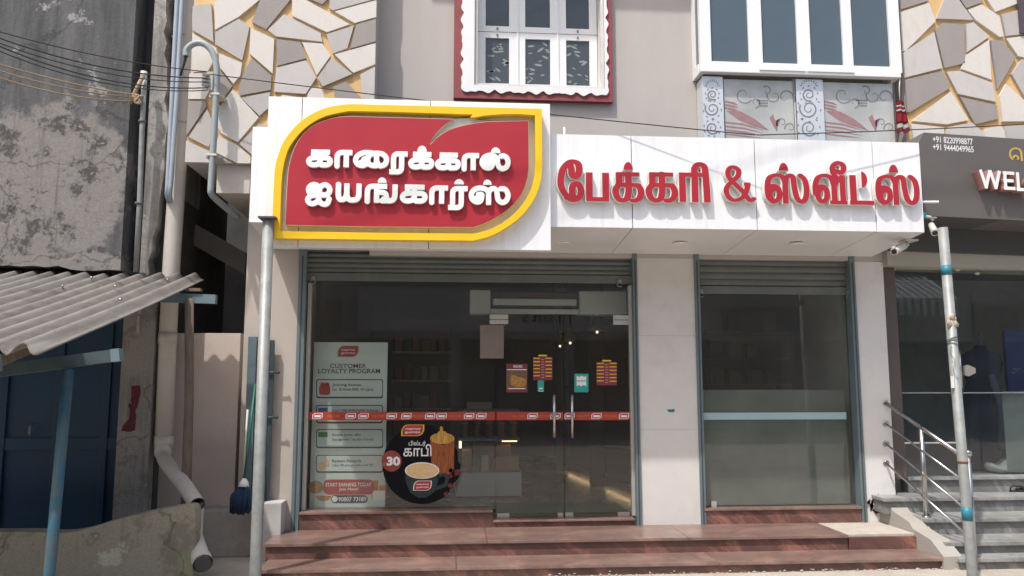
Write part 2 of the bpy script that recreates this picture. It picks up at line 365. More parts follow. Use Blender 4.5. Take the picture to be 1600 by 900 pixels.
    def prism_xy(s, pts, z0, z1, mi=None):
        a = [s.bm.verts.new((x, y, z0)) for x, y in pts]; b = [s.bm.verts.new((x, y, z1)) for x, y in pts]
        s.face(a[::-1], mi); s.face(b, mi)
        for i in range(len(pts)): s.face([a[i], a[(i+1) % len(pts)], b[(i+1) % len(pts)], b[i]], mi)
        return s
    def ball(s, c, r, mi=None, sub=2, sc=(1, 1, 1)):
        t = bmesh.new(); bmesh.ops.create_icosphere(t, subdivisions=sub, radius=1)
        for v in t.verts: v.co = Vector((c[0]+v.co.x*r*sc[0], c[1]+v.co.y*r*sc[1], c[2]+v.co.z*r*sc[2]))
        for f in t.faces: f.smooth = True
        s.add(t, mi); return s
    # flat print layers on the plane y = Y (pixel coordinates of the photograph)
    def poly_px(s, pts, Y, th=.0006, mi=None):
        q = [A(x, y, Y) for x, y in pts]; return s.prism_xz([[(p.x, p.z) for p in q]], Y, Y+th, mi)
    def rect_px(s, x0, y0, x1, y1, Y, th=.0006, mi=None): return s.poly_px([(x0, y0), (x1, y0), (x1, y1), (x0, y1)], Y, th, mi)
    def ell_px(s, cx, cy, rx, ry, Y, th=.0006, mi=None, n=40, a0=0, a1=360):
        return s.poly_px([(cx+rx*math.cos(R(a0+(a1-a0)*k/n)), cy+ry*math.sin(R(a0+(a1-a0)*k/n))) for k in range(n if a1-a0 >= 360 else n+1)], Y, th, mi)
    def rr_px(s, x0, y0, x1, y1, r, Y, th=.0006, mi=None):
        pts = []
        for cx, cy, a in ((x1-r, y1-r, 0), (x0+r, y1-r, 90), (x0+r, y0+r, 180), (x1-r, y0+r, 270)):
            pts += [(cx+r*math.cos(R(a+15*k)), cy+r*math.sin(R(a+15*k))) for k in range(7)]
        return s.poly_px(pts, Y, th, mi)
    def text_px(s, txt, x0, y0, x1, y1, Y, th=.0006, bold=0.0, mi=None):
        """lettering fitted to a pixel rectangle on plane Y (shear follows the perspective of the rectangle)"""
        c = bpy.data.curves.new('t', 'FONT'); c.body = txt; c.offset = bold; c.resolution_u = 4
        o = bpy.data.objects.new('t', c); COL.objects.link(o); bpy.context.view_layer.update()
        me = o.evaluated_get(bpy.context.evaluated_depsgraph_get()).to_mesh()
        xs = [v.co.x for v in me.vertices]; ys = [v.co.y for v in me.vertices]
        if xs:
            X0, X1, Y0, Y1 = min(xs), max(xs), min(ys), max(ys)
            a, b = A(x0, y1, Y), A(x1, y0, Y)
            f = lambda v: (a.x+(v.co.x-X0)/(X1-X0)*(b.x-a.x), Y, a.z+(v.co.y-Y0)/(Y1-Y0)*(b.z-a.z))
            vs = [s.bm.verts.new(f(v)) for v in me.vertices]
            for p in me.polygons: s.face([vs[i] for i in p.vertices][::1], mi)
        o.to_mesh_clear(); bpy.data.objects.remove(o); bpy.data.curves.remove(c); return s

def link(name, mb, mats, parent=None, smooth_angle=None, recalc=True):
    bm = mb.bm if isinstance(mb, MB) else mb
    if recalc: bmesh.ops.recalc_face_normals(bm, faces=list(bm.faces))
    me = bpy.data.meshes.new(name)
    xs = [v.co for v in bm.verts]
    c = Vector(((min(v.x for v in xs)+max(v.x for v in xs))/2, (min(v.y for v in xs)+max(v.y for v in xs))/2, min(v.z for v in xs))) if xs else Vector()
    for v in bm.verts: v.co -= c
    bm.to_mesh(me); bm.free()
    for m in (mats if isinstance(mats, (list, tuple)) else [mats]): me.materials.append(m)
    o = bpy.data.objects.new(name, me); COL.objects.link(o)
    if parent is not None:
        o.parent = parent; o.location = c - Vector(parent['_w'])
    else: o.location = c
    o['_w'] = tuple(c)
    return o
def tag(o, label=None, cat=None, group=None, kind=None):
    if label: o['label'] = label
    if cat: o['category'] = cat
    if group: o['group'] = group
    if kind: o['kind'] = kind
    return o
def thing(name, label, cat, loc, group=None):
    o = bpy.data.objects.new(name, None); COL.objects.link(o); o.location = loc; o['_w'] = tuple(loc); o.empty_display_size = .1
    return tag(o, label, cat, group)
def copy_tree(src, shift, label=None):
    """a copy of a thing and of each of its parts, moved by shift"""
    c = src.copy(); COL.objects.link(c); c.location = Vector(src.location) + Vector(shift)
    if label: c['label'] = label
    for ch in src.children:
        d = ch.copy(); COL.objects.link(d); d.parent = c
        for g in ch.children:
            e = g.copy(); COL.objects.link(e); e.parent = d
    return c
def sag(a, b, drop, n=14):
    a = Vector(a); b = Vector(b)
    return [a.lerp(b, i/n) - Vector((0, 0, drop*4*(i/n)*(1-i/n))) for i in range(n+1)]
def spline(pts, n=8, closed=False):
    """Catmull-Rom through 2-D / 3-D points"""
    P = [np.array(p, float) for p in pts]; out = []
    N_ = len(P); rng = range(N_) if closed else range(N_-1)
    for i in rng:
        if closed: p0, p1, p2, p3 = P[i-1], P[i], P[(i+1) % N_], P[(i+2) % N_]
        else: p0, p1, p2, p3 = P[max(i-1, 0)], P[i], P[i+1], P[min(i+2, N_-1)]
        for k in range(n):
            t = k/n
            out.append(.5*((2*p1)+(p2-p0)*t+(2*p0-5*p1+4*p2-p3)*t*t+(3*p1-p0-3*p2+p3)*t**3))
    if not closed: out.append(P[-1])
    return [tuple(p) for p in out]

# ------------------------------------------------------------------ letterforms drawn as pen strokes, meshed from their distance field
def sdf_mesh(mb, segs, extra, hw, kx, y0, y1, inset=0.0, step=.0042, mi=0, side_mi=0):
    """segs: (ax,az,bx,bz,butt_a,butt_b) in metres. pen half width hw (x scaled by kx). extra: list of filled loops (x,z)."""
    pts = [(s[0], s[1]) for s in segs] + [(s[2], s[3]) for s in segs] + [p for l in extra for p in l]
    xs = [p[0] for p in pts]; zs = [p[1] for p in pts]; pad = hw/kx + .015
    X = np.arange(min(xs)-pad, max(xs)+pad, step); Z = np.arange(min(zs)-pad, max(zs)+pad, step)
    gx, gz = np.meshgrid(X*kx, Z, indexing='ij'); D = np.full(gx.shape, 9.0)
    for ax, az, bx, bz, ba, bb in segs:
        ax *= kx; bx *= kx; dx, dz = bx-ax, bz-az; Ln = math.hypot(dx, dz)
        if Ln < 1e-6: continue
        ux, uz = dx/Ln, dz/Ln; t = (gx-ax)*ux+(gz-az)*uz; n = np.abs((gx-ax)*-uz+(gz-az)*ux)
        cap = np.hypot(n, t-np.clip(t, 0, Ln)) - hw
        if ba: cap = np.maximum(cap, -t)
        if bb: cap = np.maximum(cap, t-Ln)
        D = np.minimum(D, cap)
    for lp in extra:
        n = len(lp); ins = np.zeros(gx.shape, bool); d = np.full(gx.shape, 9.0)
        for i in range(n):
            (ax, az), (bx, bz) = lp[i], lp[(i+1) % n]; ax *= kx; bx *= kx
            dx, dz = bx-ax, bz-az; Ln = math.hypot(dx, dz)+1e-9
            t = np.clip(((gx-ax)*dx+(gz-az)*dz)/Ln**2, 0, 1)
            d = np.minimum(d, np.hypot(gx-ax-t*dx, gz-az-t*dz))
            c = ((az > gz) != (bz > gz)) & (gx < (bx-ax)*(gz-az)/(bz-az+1e-12)+ax); ins ^= c
        D = np.minimum(D, np.where(ins, -d, d))
    D = D + inset; vmap = {}; bm = mb.bm
    def V(key, x, z):
        if key not in vmap: vmap[key] = (bm.verts.new((x, y0, z)), bm.verts.new((x, y1, z)))
        return vmap[key]
    def edge(i0, j0, i1, j1):
        a, b = D[i0, j0], D[i1, j1]; t = min(max(a/(a-b), .02), .98)
        k = ('e', min((i0, j0), (i1, j1)), max((i0, j0), (i1, j1)))
        return V(k, X[i0]+(X[i1]-X[i0])*t, Z[j0]+(Z[j1]-Z[j0])*t)
    neg = D < 0
    any4 = neg[:-1, :-1] | neg[1:, :-1] | neg[1:, 1:] | neg[:-1, 1:]
    for i, j in np.argwhere(any4):
        c = [(i, j), (i+1, j), (i+1, j+1), (i, j+1)]; poly = []; cr = []
        for q in range(4):
            a, b = c[q], c[(q+1) % 4]
            if neg[a]: poly.append(V(a, X[a[0]], Z[a[1]]))
            if neg[a] != neg[b]:
                e = edge(*a, *b); poly.append(e); cr.append((e, bool(neg[a])))
        if len(poly) >= 3:
            f = mb.face([p[0] for p in poly], mi)
        if len(cr) == 2:
            a, b = (cr[0][0], cr[1][0]) if cr[0][1] else (cr[1][0], cr[0][0])
            f = mb.face([b[0], a[0], a[1], b[1]], side_mi)
            if f: f.smooth = True

# each glyph: (source box, list of (points, smooth?, butt_start, butt_end), list of filled loops) in arbitrary drawing units, y down
GL = {}
GL['ka'] = ((138, 143, 448, 343), [([(192, 171), (416, 171)], 0, 1, 1), ([(222, 165), (222, 232)], 0, 1, 0), ([(301, 170), (301, 300)], 0, 1, 0),
    ([(215, 235), (385, 235)], 0, 0, 0), ([(240, 235), (190, 245), (166, 275), (185, 308), (235, 316), (285, 302), (301, 270)], 1, 0, 0),
    ([(380, 235), (412, 248), (421, 278), (405, 305), (370, 315), (312, 315)], 1, 0, 1)], [])
GL['aa'] = ((468, 147, 680, 343), [([(498, 343), (498, 240), (506, 200), (535, 178), (580, 174)], 1, 1, 0), ([(575, 174), (680, 174)], 0, 0, 1), ([(608, 174), (608, 343)], 0, 0, 1)], [])
GL['ai'] = ((685, 152, 1108, 355), [([(900, 180), (810, 181), (740, 215), (715, 265), (740, 310), (800, 325), (850, 300)], 1, 0, 0),
    ([(815, 300), (812, 255), (850, 245)], 1, 0, 0), ([(780, 290), (830, 290)], 0, 0, 0),
    ([(968, 183), (1030, 192), (1072, 225), (1080, 265), (1060, 308), (1005, 328)], 1, 0, 1),
    ([(968, 183), (905, 192), (866, 225), (858, 265), (878, 308), (930, 324), (970, 318), (975, 290)], 1, 0, 0), ([(962, 185), (962, 318)], 0, 0, 0)], [])
GL['ra'] = ((1110, 165, 1328, 425), [([(1160, 360), (1160, 250), (1168, 214), (1195, 194), (1240, 191)], 1, 1, 0), ([(1235, 191), (1328, 191)], 0, 0, 1),
    ([(1256, 191), (1256, 340), (1248, 378), (1220, 396), (1180, 398)], 1, 0, 0), ([(1190, 398), (1110, 398)], 0, 0, 1)], [])
GL['dome'] = ((0, 0, 112, 68), [], [[(56+56*math.cos(a), 68-68*math.sin(a)) for a in [math.pi*k/16 for k in range(17)]]])
GL['la'] = ((893, 183, 1258, 387), [([(975, 310), (1012, 300), (1012, 275)], 1, 0, 0), ([(1012, 295), (1012, 268), (985, 266)], 0, 0, 0),
    ([(1035, 330), (1048, 300), (1040, 240)], 1, 0, 0),
    ([(1105, 285), (1095, 240), (1055, 214), (1000, 212), (948, 238), (924, 285), (945, 335), (992, 354), (1035, 338), (1048, 300)], 1, 0, 0),
    ([(1105, 275), (1110, 310), (1130, 345), (1170, 357), (1212, 335), (1229, 285), (1215, 238), (1180, 214), (1145, 218)], 1, 0, 0)], [])
GL['aii'] = ((125, 525, 443, 805), [([(200, 628), (236, 622), (238, 592)], 1, 0, 0), ([(288, 640), (290, 600), (265, 566), (222, 553), (180, 570), (160, 608), (175, 648), (215, 668), (345, 668)], 1, 0, 0),
    ([(290, 600), (318, 566), (360, 553), (400, 575), (415, 615), (395, 655), (345, 672), (230, 676), (175, 692), (153, 728), (172, 762), (215, 772), (262, 752), (285, 722)], 1, 0, 0),
    ([(285, 722), (305, 757), (350, 777), (392, 762), (412, 707)], 1, 0, 1)], [])
GL['ya'] = ((477, 538, 790, 757), [([(512, 538), (512, 670), (525, 715), (552, 726), (588, 712), (606, 680), (612, 640)], 1, 1, 0), ([(612, 538), (612, 660)], 0, 1, 0),
    ([(612, 640), (618, 690), (645, 724), (690, 728), (735, 716), (757, 670)], 1, 0, 0), ([(757, 538), (757, 680)], 0, 1, 0)], [])
GL['nga'] = ((820, 548, 1212, 760), [([(853, 760), (853, 640), (863, 598), (895, 576), (950, 573)], 1, 1, 0), ([(940, 573), (1085, 573)], 0, 0, 1), ([(962, 573), (962, 760)], 0, 0, 1),
    ([(962, 642), (1030, 642), (1066, 655), (1078, 690), (1076, 735)], 1, 0, 0), ([(1014, 735), (1110, 735), (1150, 728), (1173, 700), (1180, 650)], 1, 1, 0), ([(1180, 548), (1180, 670)], 0, 1, 0), ([(1052, 690), (1052, 735)], 0, 1, 0)], [])
GL['sa'] = ((765, 568, 1258, 783), [([(845, 712), (886, 705), (888, 672)], 1, 0, 0), ([(880, 668), (918, 668), (918, 705), (900, 740)], 1, 0, 0),
    ([(1000, 660), (985, 622), (940, 600), (880, 597), (825, 622), (796, 675), (815, 728), (866, 753), (908, 735), (920, 690)], 1, 0, 0), ([(1000, 640), (1000, 783)], 0, 0, 1),
    ([(1000, 650), (1020, 610), (1060, 598), (1092, 620), (1102, 670), (1115, 725), (1158, 753), (1205, 735), (1229, 680), (1215, 628), (1182, 600), (1145, 600)], 1, 0, 0)], [])
# high contrast letters of the right-hand fascia
GL['ee'] = ((65, 93, 322, 493), [([(225, 455), (160, 440), (112, 370), (100, 290), (120, 190), (170, 125), (215, 108), (262, 125), (276, 180), (262, 240), (232, 258), (205, 230), (200, 170), (180, 120)], 1, 0, 0),
    ([(160, 455), (215, 475), (268, 455), (292, 395), (275, 330), (245, 312), (215, 335), (208, 400), (222, 470)], 1, 0, 0)], [])
GL['pa'] = ((340, 213, 567, 487), [([(374, 213), (374, 487)], 0, 1, 1), ([(530, 213), (530, 487)], 0, 1, 1), ([(342, 467), (562, 467)], 0, 1, 1)], [])
GL['rka'] = ((595, 213, 900, 498), [([(634, 232), (860, 232)], 0, 1, 1), ([(663, 215), (663, 330)], 0, 1, 0), ([(750, 225), (752, 400)], 0, 0, 0), ([(655, 333), (840, 333)], 0, 0, 0),
    ([(668, 333), (636, 360), (628, 405), (650, 460), (692, 480), (735, 458), (752, 390)], 1, 0, 0), ([(752, 333), (825, 334), (858, 360), (868, 410), (852, 455), (815, 478), (785, 478)], 1, 0, 1)], [])
GL['ri'] = ((1240, 118, 1535, 497), [([(1272, 215), (1272, 497)], 0, 1, 1), ([(1240, 236), (1440, 236)], 0, 1, 0), ([(1387, 236), (1387, 497)], 0, 0, 1),
    ([(1387, 236), (1388, 180), (1412, 142), (1445, 135), (1478, 155), (1488, 210), (1492, 300), (1498, 400)], 1, 0, 0), ([(1496, 380), (1499, 497)], 0, 0, 1)], [])
GL['amp'] = ((98, 113, 313, 378), [([(310, 352), (280, 362), (225, 290), (150, 215), (134, 165), (150, 132), (180, 126), (208, 148), (205, 185), (170, 222), (130, 262), (118, 305), (140, 350), (180, 365), (228, 345), (258, 300), (272, 248)], 1, 0, 0), ([(240, 248), (292, 248)], 0, 1, 1)], [])
GL['rsa'] = ((402, 172, 725, 390), [([(472, 290), (445, 300), (440, 340), (470, 372), (502, 350), (505, 300), (490, 270), (460, 262), (432, 285)], 1, 0, 0), ([(424, 320), (424, 260), (440, 205), (490, 185), (530, 195), (550, 235)], 1, 0, 0), ([(424, 310), (432, 350), (462, 378)], 1, 0, 0), ([(550, 225), (550, 390)], 0, 0, 1),
    ([(550, 250), (562, 200), (590, 186), (608, 205), (616, 280), (632, 350), (668, 374), (695, 340), (702, 275), (690, 215), (660, 184)], 1, 0, 0)], [])
GL['vii'] = ((753, 78, 997, 390), [([(825, 280), (797, 300), (792, 345), (820, 376), (850, 350), (853, 300), (838, 270), (808, 265), (784, 290)], 1, 0, 0), ([(776, 320), (776, 260), (795, 205), (840, 186), (885, 202), (905, 260)], 1, 0, 0), ([(905, 250), (905, 380)], 0, 0, 0), ([(868, 379), (997, 379)], 0, 1, 1),
    ([(962, 180), (965, 390)], 0, 1, 1), ([(905, 260), (930, 215), (962, 200)], 1, 0, 0), ([(965, 205), (930, 205), (903, 165), (902, 120), (935, 92), (970, 105), (976, 140), (955, 165), (930, 150)], 1, 0, 0)], [])
GL['ta'] = ((1022, 183, 1197, 398), [([(1052, 183), (1054, 398)], 0, 1, 1), ([(1024, 383), (1197, 383)], 0, 1, 1)], [])
GL['half'] = ((0, 0, 42, 124), [], [[(0, 0)]+[(42*math.sin(a), 62-62*math.cos(a)) for a in [math.pi*k/16 for k in range(1, 16)]]+[(0, 124)]])
GL['W'] = ((0, 0, 100, 100), [([(8, 0), (30, 100)], 0, 1, 1), ([(27, 100), (50, 0)], 0, 1, 1), ([(50, 0), (72, 100)], 0, 1, 1), ([(70, 100), (92, 0)], 0, 1, 1)], [])
GL['E'] = ((0, 0, 60, 100), [([(10, 0), (10, 100)], 0, 1, 1), ([(0, 9), (60, 9)], 0, 1, 1), ([(0, 50), (54, 50)], 0, 1, 1), ([(0, 91), (60, 91)], 0, 1, 1)], [])
GL['L'] = ((0, 0, 55, 100), [([(10, 0), (10, 100)], 0, 1, 1), ([(0, 91), (55, 91)], 0, 1, 1)], [])
GL['C'] = ((0, 0, 80, 100), [([(76, 20), (50, 9), (22, 22), (10, 50), (22, 78), (50, 91), (76, 80)], 1, 1, 1)], [])
def glyph(mb, g, box, Yp, hw, kx, y0, y1, inset=0., mi=0, side_mi=0, step=.0042):
    """box: pixel box of the letter in the photograph, unprojected on plane Yp"""
    (sx0, sy0, sx1, sy1), strokes, fills = GL[g]
    a, b = A(box[0], box[3], Yp), A(box[2], box[1], Yp)
    f = lambda p: (a.x+(p[0]-sx0)/(sx1-sx0)*(b.x-a.x), b.z-(p[1]-sy0)/(sy1-sy0)*(b.z-a.z))
    segs = []
    for pts, sm, ba, bb in strokes:
        q = spline(pts, 6) if sm else pts
        q = [f(p) for p in q]
        for i in range(len(q)-1): segs.append((*q[i], *q[i+1], ba and i == 0, bb and i == len(q)-2))
    sdf_mesh(mb, segs, [[f(p) for p in l] for l in fills], hw, kx, y0, y1, inset, step, mi, side_mi)
# ================================================================== THE SETTING
YF = 7.05                                        # facade plane
def XP(x, y, Y): return A(x, y, Y).x
def ZP(x, y, Y): return A(x, y, Y).z

def ground_mat():
    m, t, b = new_mat('dusty_street'); N = t.nodes; L = t.links
    tc = N.new('ShaderNodeTexCoord')
    n = N.new('ShaderNodeTexNoise'); n.inputs['Scale'].default_value = 1.3; n.inputs['Detail'].default_value = 10; n.inputs['Roughness'].default_value = .7
    L.new(tc.outputs['Object'], n.inputs[0])
    r = N.new('ShaderNodeValToRGB'); e = r.color_ramp.elements
    e[0].position = .35; e[0].color = (.30, .265, .22, 1); e[1].position = .65; e[1].color = (.47, .425, .365, 1)
    L.new(n.outputs[0], r.inputs[0])
    n2 = N.new('ShaderNodeTexNoise'); n2.inputs['Scale'].default_value = 90; n2.inputs['Detail'].default_value = 4
    L.new(tc.outputs['Object'], n2.inputs[0])
    mx = N.new('ShaderNodeMix'); mx.data_type = 'RGBA'; mx.blend_type = 'OVERLAY'; mx.inputs[0].default_value = .6
    L.new(r.outputs[0], mx.inputs[6]); L.new(n2.outputs[0], mx.inputs[7]); L.new(mx.outputs[2], b.inputs['Base Color'])
    b.inputs['Roughness'].default_value = .95
    bp = N.new('ShaderNodeBump'); bp.inputs['Strength'].default_value = .5; bp.inputs['Distance'].default_value = .01
    L.new(n2.outputs[0], bp.inputs['Height']); L.new(bp.outputs[0], b.inputs['Normal']); return m
m = MB(); m.bm.faces.new([m.bm.verts.new(p) for p in ((-80, -80, 0), (80, -80, 0), (80, 80, 0), (-80, 80, 0))])
tag(link('ground', m, ground_mat()), kind='structure')

# ------------------------------------------------------------------ the bakery building
bk = thing('bakery_building', 'taupe two storey bakery building with crazy paved relief panels above a glass shopfront', 'building', (1.2, YF, 0))
def part(name, mb, mats, parent=None, label=None):
    o = link(name, mb, mats, parent or bk)
    if label: o['label'] = label
    return o
# upper wall with the window opening
wx0, wx1 = XP(741, 60, YF), XP(942, 60, YF); wz0 = ZP(840, 140, YF); wz1 = 5.9
m = MB(); m.prism_xz([[(-.75, 2.62), (4.6, 2.62), (4.6, 7.6), (-.75, 7.6)], [(wx0, wz0), (wx0, wz1), (wx1, wz1), (wx1, wz0)]], YF, YF+.26)
part('wall', m, TAUPE)
# sunshade ledge above the frame (its shadow is what darkens the top of the wall)
m = MB(); m.box(-.72, 4.6, YF-.62, YF-.004, ZP(820, 11, YF)+.62*2.3, ZP(820, 11, YF)+.62*2.3+.1); part('sunshade', m, TAUPE)
# crazy-paved relief panels: plates separated by ochre grooves
def cells(seeds, rect):
    x0, x1, z0, z1 = rect; out = []
    for i, (sx, sz, _) in enumerate(seeds):
        poly = [(x0, z0), (x1, z0), (x1, z1), (x0, z1)]
        for j, (tx, tz, _) in enumerate(seeds):
            if i == j or not poly: continue
            mx, mz, nx, nz = (sx+tx)/2, (sz+tz)/2, tx-sx, tz-sz
            new = []
            for k in range(len(poly)):
                p, q = poly[k], poly[(k+1) % len(poly)]
                dp = (p[0]-mx)*nx+(p[1]-mz)*nz; dq = (q[0]-mx)*nx+(q[1]-mz)*nz
                if dp <= 0: new.append(p)
                if dp*dq < 0:
                    t = dp/(dp-dq); new.append((p[0]+t*(q[0]-p[0]), p[1]+t*(q[1]-p[1])))
            poly = new
        out.append(poly)
    return out
def inset_poly(poly, d):
    n = len(poly); cx = sum(p[0] for p in poly)/n; cz = sum(p[1] for p in poly)/n; res = poly
    ed = [(poly[i], poly[(i+1) % n]) for i in range(n)]
    for (ax, az), (bx, bz) in ed:
        L_ = math.hypot(bx-ax, bz-az)
        if L_ < 1e-5: continue
        nx, nz = (bz-az)/L_, -(bx-ax)/L_
        if (cx-ax)*nx+(cz-az)*nz > 0: nx, nz = -nx, -nz
        new = []
        for k in range(len(res)):
            p, q = res[k], res[(k+1) % len(res)]
            dp = (p[0]-ax)*nx+(p[1]-az)*nz+d; dq = (q[0]-ax)*nx+(q[1]-az)*nz+d
            if dp <= 0: new.append(p)
            if dp*dq < 0:
                t = dp/(dp-dq); new.append((p[0]+t*(q[0]-p[0]), p[1]+t*(q[1]-p[1])))
        res = new
        if len(res) < 3: return []
    return res
def mosaic(plates, seeds, rect, Y, back, zcut):
    """raised plates over an ochre ground; plates traced below zcut, free cells above the frame"""
    x0, x1, z0, z1 = rect
    m = MB(); m.box(x0, x1, Y+.004, back, z0, z1, mi=5); m.box(x0+.012, x1-.012, Y, Y+.003, z0+.012, z1-.01, mi=0)
    def clip(poly, axis, v, keep_less):
        out = []
        for k in range(len(poly)):
            p, q = poly[k], poly[(k+1) % len(poly)]; dp, dq = p[axis]-v, q[axis]-v
            if keep_less: dp, dq = -dp, -dq
            if dp >= 0: out.append(p)
            if dp*dq < 0: t = dp/(dp-dq); out.append((p[0]+t*(q[0]-p[0]), p[1]+t*(q[1]-p[1])))
        return out
    todo = [(inset_poly(q, .002), c) for q, c in plates]
    for poly, (sx, sz, c) in zip(cells(seeds, (x0, x1, zcut, z1)), seeds):
        if len(poly) >= 3: todo.append((inset_poly(poly, .013), c))
    for q, c in todo:
        for ax, v, kl in ((0, x0+.002, False), (0, x1-.002, True), (1, z0+.002, False)):
            if len(q) >= 3: q = clip(q, ax, v, kl)
        if len(q) < 3: continue
        q = [p for i, p in enumerate(q) if math.hypot(p[0]-q[i-1][0], p[1]-q[i-1][1]) > .002]
        if len(q) < 3: continue
        if sum(q[i][0]*q[(i+1) % len(q)][1]-q[(i+1) % len(q)][0]*q[i][1] for i in range(len(q))) < 0: q = q[::-1]
        m.prism_xz([q], Y-.028, Y+.0015, mi=c)
    return m
def plates_px(lst, ox, oy, sc, Y): return [([(p.x, p.z) for p in (A(ox+x/sc, oy+y/sc, Y) for x, y in q)], c) for c, q in lst]
def free_seeds(n, x0, x1, z0, z1):
    rnd = random.Random(3); return [(rnd.uniform(x0, x1), rnd.uniform(z0, z1), rnd.choice((1, 2, 3, 4))) for _ in range(n)]
LP = [(2, [(145, 32), (230, 20), (240, 192), (145, 138)]), (1, [(240, 18), (300, -30), (450, -30), (442, 5), (350, 80), (245, 138)]), (2, [(245, 147), (350, 87), (398, 122), (365, 272), (245, 200)]),
      (3, [(355, 80), (442, 5), (455, -30), (580, -30), (580, 0), (470, 135)]), (4, [(475, 137), (548, 67), (708, 150), (716, 190), (512, 166)]), (1, [(550, 60), (582, 0), (582, -30), (600, -20), (850, 108), (735, 148)]),
      (3, [(630, -10), (620, -40), (745, -40), (742, 0), (715, 26)]), (2, [(722, 30), (747, 0), (750, -40), (955, -40), (955, 0), (762, 52)]), (1, [(767, 56), (955, 5), (955, 80), (857, 108)]), (2, [(732, 156), (855, 116), (825, 218), (760, 242)]),
      (3, [(862, 113), (955, 86), (955, 186), (835, 220)]), (1, [(767, 244), (955, 192), (955, 284), (850, 326)]), (1, [(400, 127), (506, 176), (498, 330), (395, 240)]), (3, [(515, 176), (620, 190), (645, 262), (515, 296)]),
      (1, [(625, 190), (716, 196), (752, 250), (690, 338)]), (2, [(756, 257), (848, 330), (716, 386), (692, 346)]), (4, [(513, 302), (645, 269), (690, 346), (642, 418), (503, 408)]), (1, [(262, 238), (365, 280), (357, 338), (325, 374), (260, 295)]),
      (3, [(393, 248), (494, 338), (490, 400), (355, 425), (335, 385), (370, 322)]), (1, [(145, 148), (250, 214), (258, 240), (215, 318), (145, 322)]), (3, [(262, 303), (322, 382), (265, 465), (228, 400), (226, 332)]),
      (1, [(120, 328), (215, 324), (222, 400), (203, 440), (120, 440)]), (3, [(115, 448), (203, 446), (210, 470), (122, 600), (110, 600)]), (2, [(128, 606), (212, 482), (245, 560), (252, 600), (215, 650)]), (1, [(267, 470), (324, 396), (438, 520), (345, 630), (270, 588), (247, 545)]),
      (2, [(357, 434), (488, 408), (480, 480), (440, 514)]), (1, [(445, 528), (482, 486), (495, 412), (600, 430), (600, 560), (480, 556)]), (2, [(350, 636), (437, 546), (480, 562), (480, 700), (402, 680)]), (1, [(262, 600), (345, 640), (402, 690), (402, 730), (350, 725), (222, 660)]),
      (4, [(110, 612), (215, 664), (340, 722), (340, 740), (110, 740)]), (1, [(650, 418), (692, 352), (708, 390), (756, 390), (770, 460), (640, 460)]), (3, [(762, 386), (820, 362), (884, 432), (884, 470), (772, 470)]), (4, [(826, 360), (955, 292), (955, 470), (894, 470), (890, 432)])]
mz0 = ZP(300, 255, 6.8); mx0, mx1 = XP(298, 100, 6.8), XP(587, 100, 6.8)
MOSM = [GOLD, MOS_A, MOS_B, MOS_C, MOS_D, TAUPE]
part('relief_panel', mosaic(plates_px(LP, 250, 0, 2.811, 6.8), free_seeds(14, mx0, mx1, 5.1, 6.8), (mx0, mx1, mz0, 6.9), 6.8, 11.0, 5.25), MOSM)
RP = [(3, [(925, -20), (1032, -20), (1034, 8), (925, 42)]), (1, [(925, 50), (1036, 14), (1062, 80), (953, 188), (925, 190)]), (4, [(935, 198), (1055, 118), (1085, 250), (935, 288)]), (3, [(935, 294), (1085, 258), (1115, 320), (968, 408), (935, 410)]),
      (1, [(975, 440), (1115, 332), (1180, 437), (1100, 452)]), (2, [(1062, 72), (1095, -10), (1135, -10), (1197, 77)]), (3, [(1140, -10), (1230, -10), (1225, 14), (1170, 34)]), (3, [(1058, 110), (1085, 86), (1165, 92), (1165, 232), (1092, 250)]),
      (4, [(1170, 90), (1197, 84), (1255, 136), (1174, 192)]), (1, [(1172, 200), (1253, 146), (1262, 292), (1150, 252)]), (1, [(1174, 40), (1226, 20), (1290, 62), (1306, 136), (1290, 138), (1202, 76)]), (1, [(1236, -10), (1380, -10), (1380, 8), (1275, 48)]),
      (2, [(1297, 56), (1378, 34), (1440, 60), (1440, 122), (1312, 134)]), (3, [(1258, 148), (1300, 150), (1350, 210), (1282, 327)]), (1, [(1312, 142), (1450, 124), (1450, 232), (1356, 206)]), (4, [(1098, 262), (1146, 258), (1265, 302), (1278, 372), (1140, 342)]),
      (3, [(1147, 352), (1280, 382), (1286, 432), (1202, 452)]), (1, [(1290, 347), (1326, 282), (1376, 362), (1450, 430), (1450, 440), (1300, 442)]), (2, [(1332, 270), (1370, 216), (1450, 242), (1450, 392), (1382, 356)]), (4, [(1100, 462), (1190, 444), (1232, 480), (1232, 620), (1090, 620)]),
      (1, [(1237, 466), (1295, 456), (1312, 482), (1312, 620), (1240, 620)]), (2, [(1307, 456), (1450, 448), (1450, 620), (1320, 620)]), (1, [(935, 418), (965, 420), (970, 448), (1092, 462), (1080, 620), (935, 620)])]
rx0 = XP(1408, 60, 6.9)
part('relief_panel', mosaic(plates_px(RP, 1000, 0, 2.308, 6.9), free_seeds(20, rx0, 7.0, 3.4, 6.8), (rx0, 7.4, 3.3, 6.9), 6.9, YF-.004, 5.45), MOSM)
m = MB(); m.box(4.604, 7.4, YF, YF+.26, 3.0, 7.6); part('wall', m, TAUPE)
m = MB(); a = A(336, 300, 6.8); b = A(390, 258, 6.8); m.box(a.x, b.x, 6.83, 8.5, a.z, mz0-.003); part('beam', m, mat('pale_beam_paint', (.58, .53, .47), .8, var=.06))
# dark window in the far upper right corner
m = MB(); a = A(1594, 52, 6.86); m.box(a.x, a.x+1.2, 6.85, 6.874, a.z, a.z+1.4, mi=0); part('window', m, [mat('dark_purple_window_frame', (.08, .06, .075), .5)])
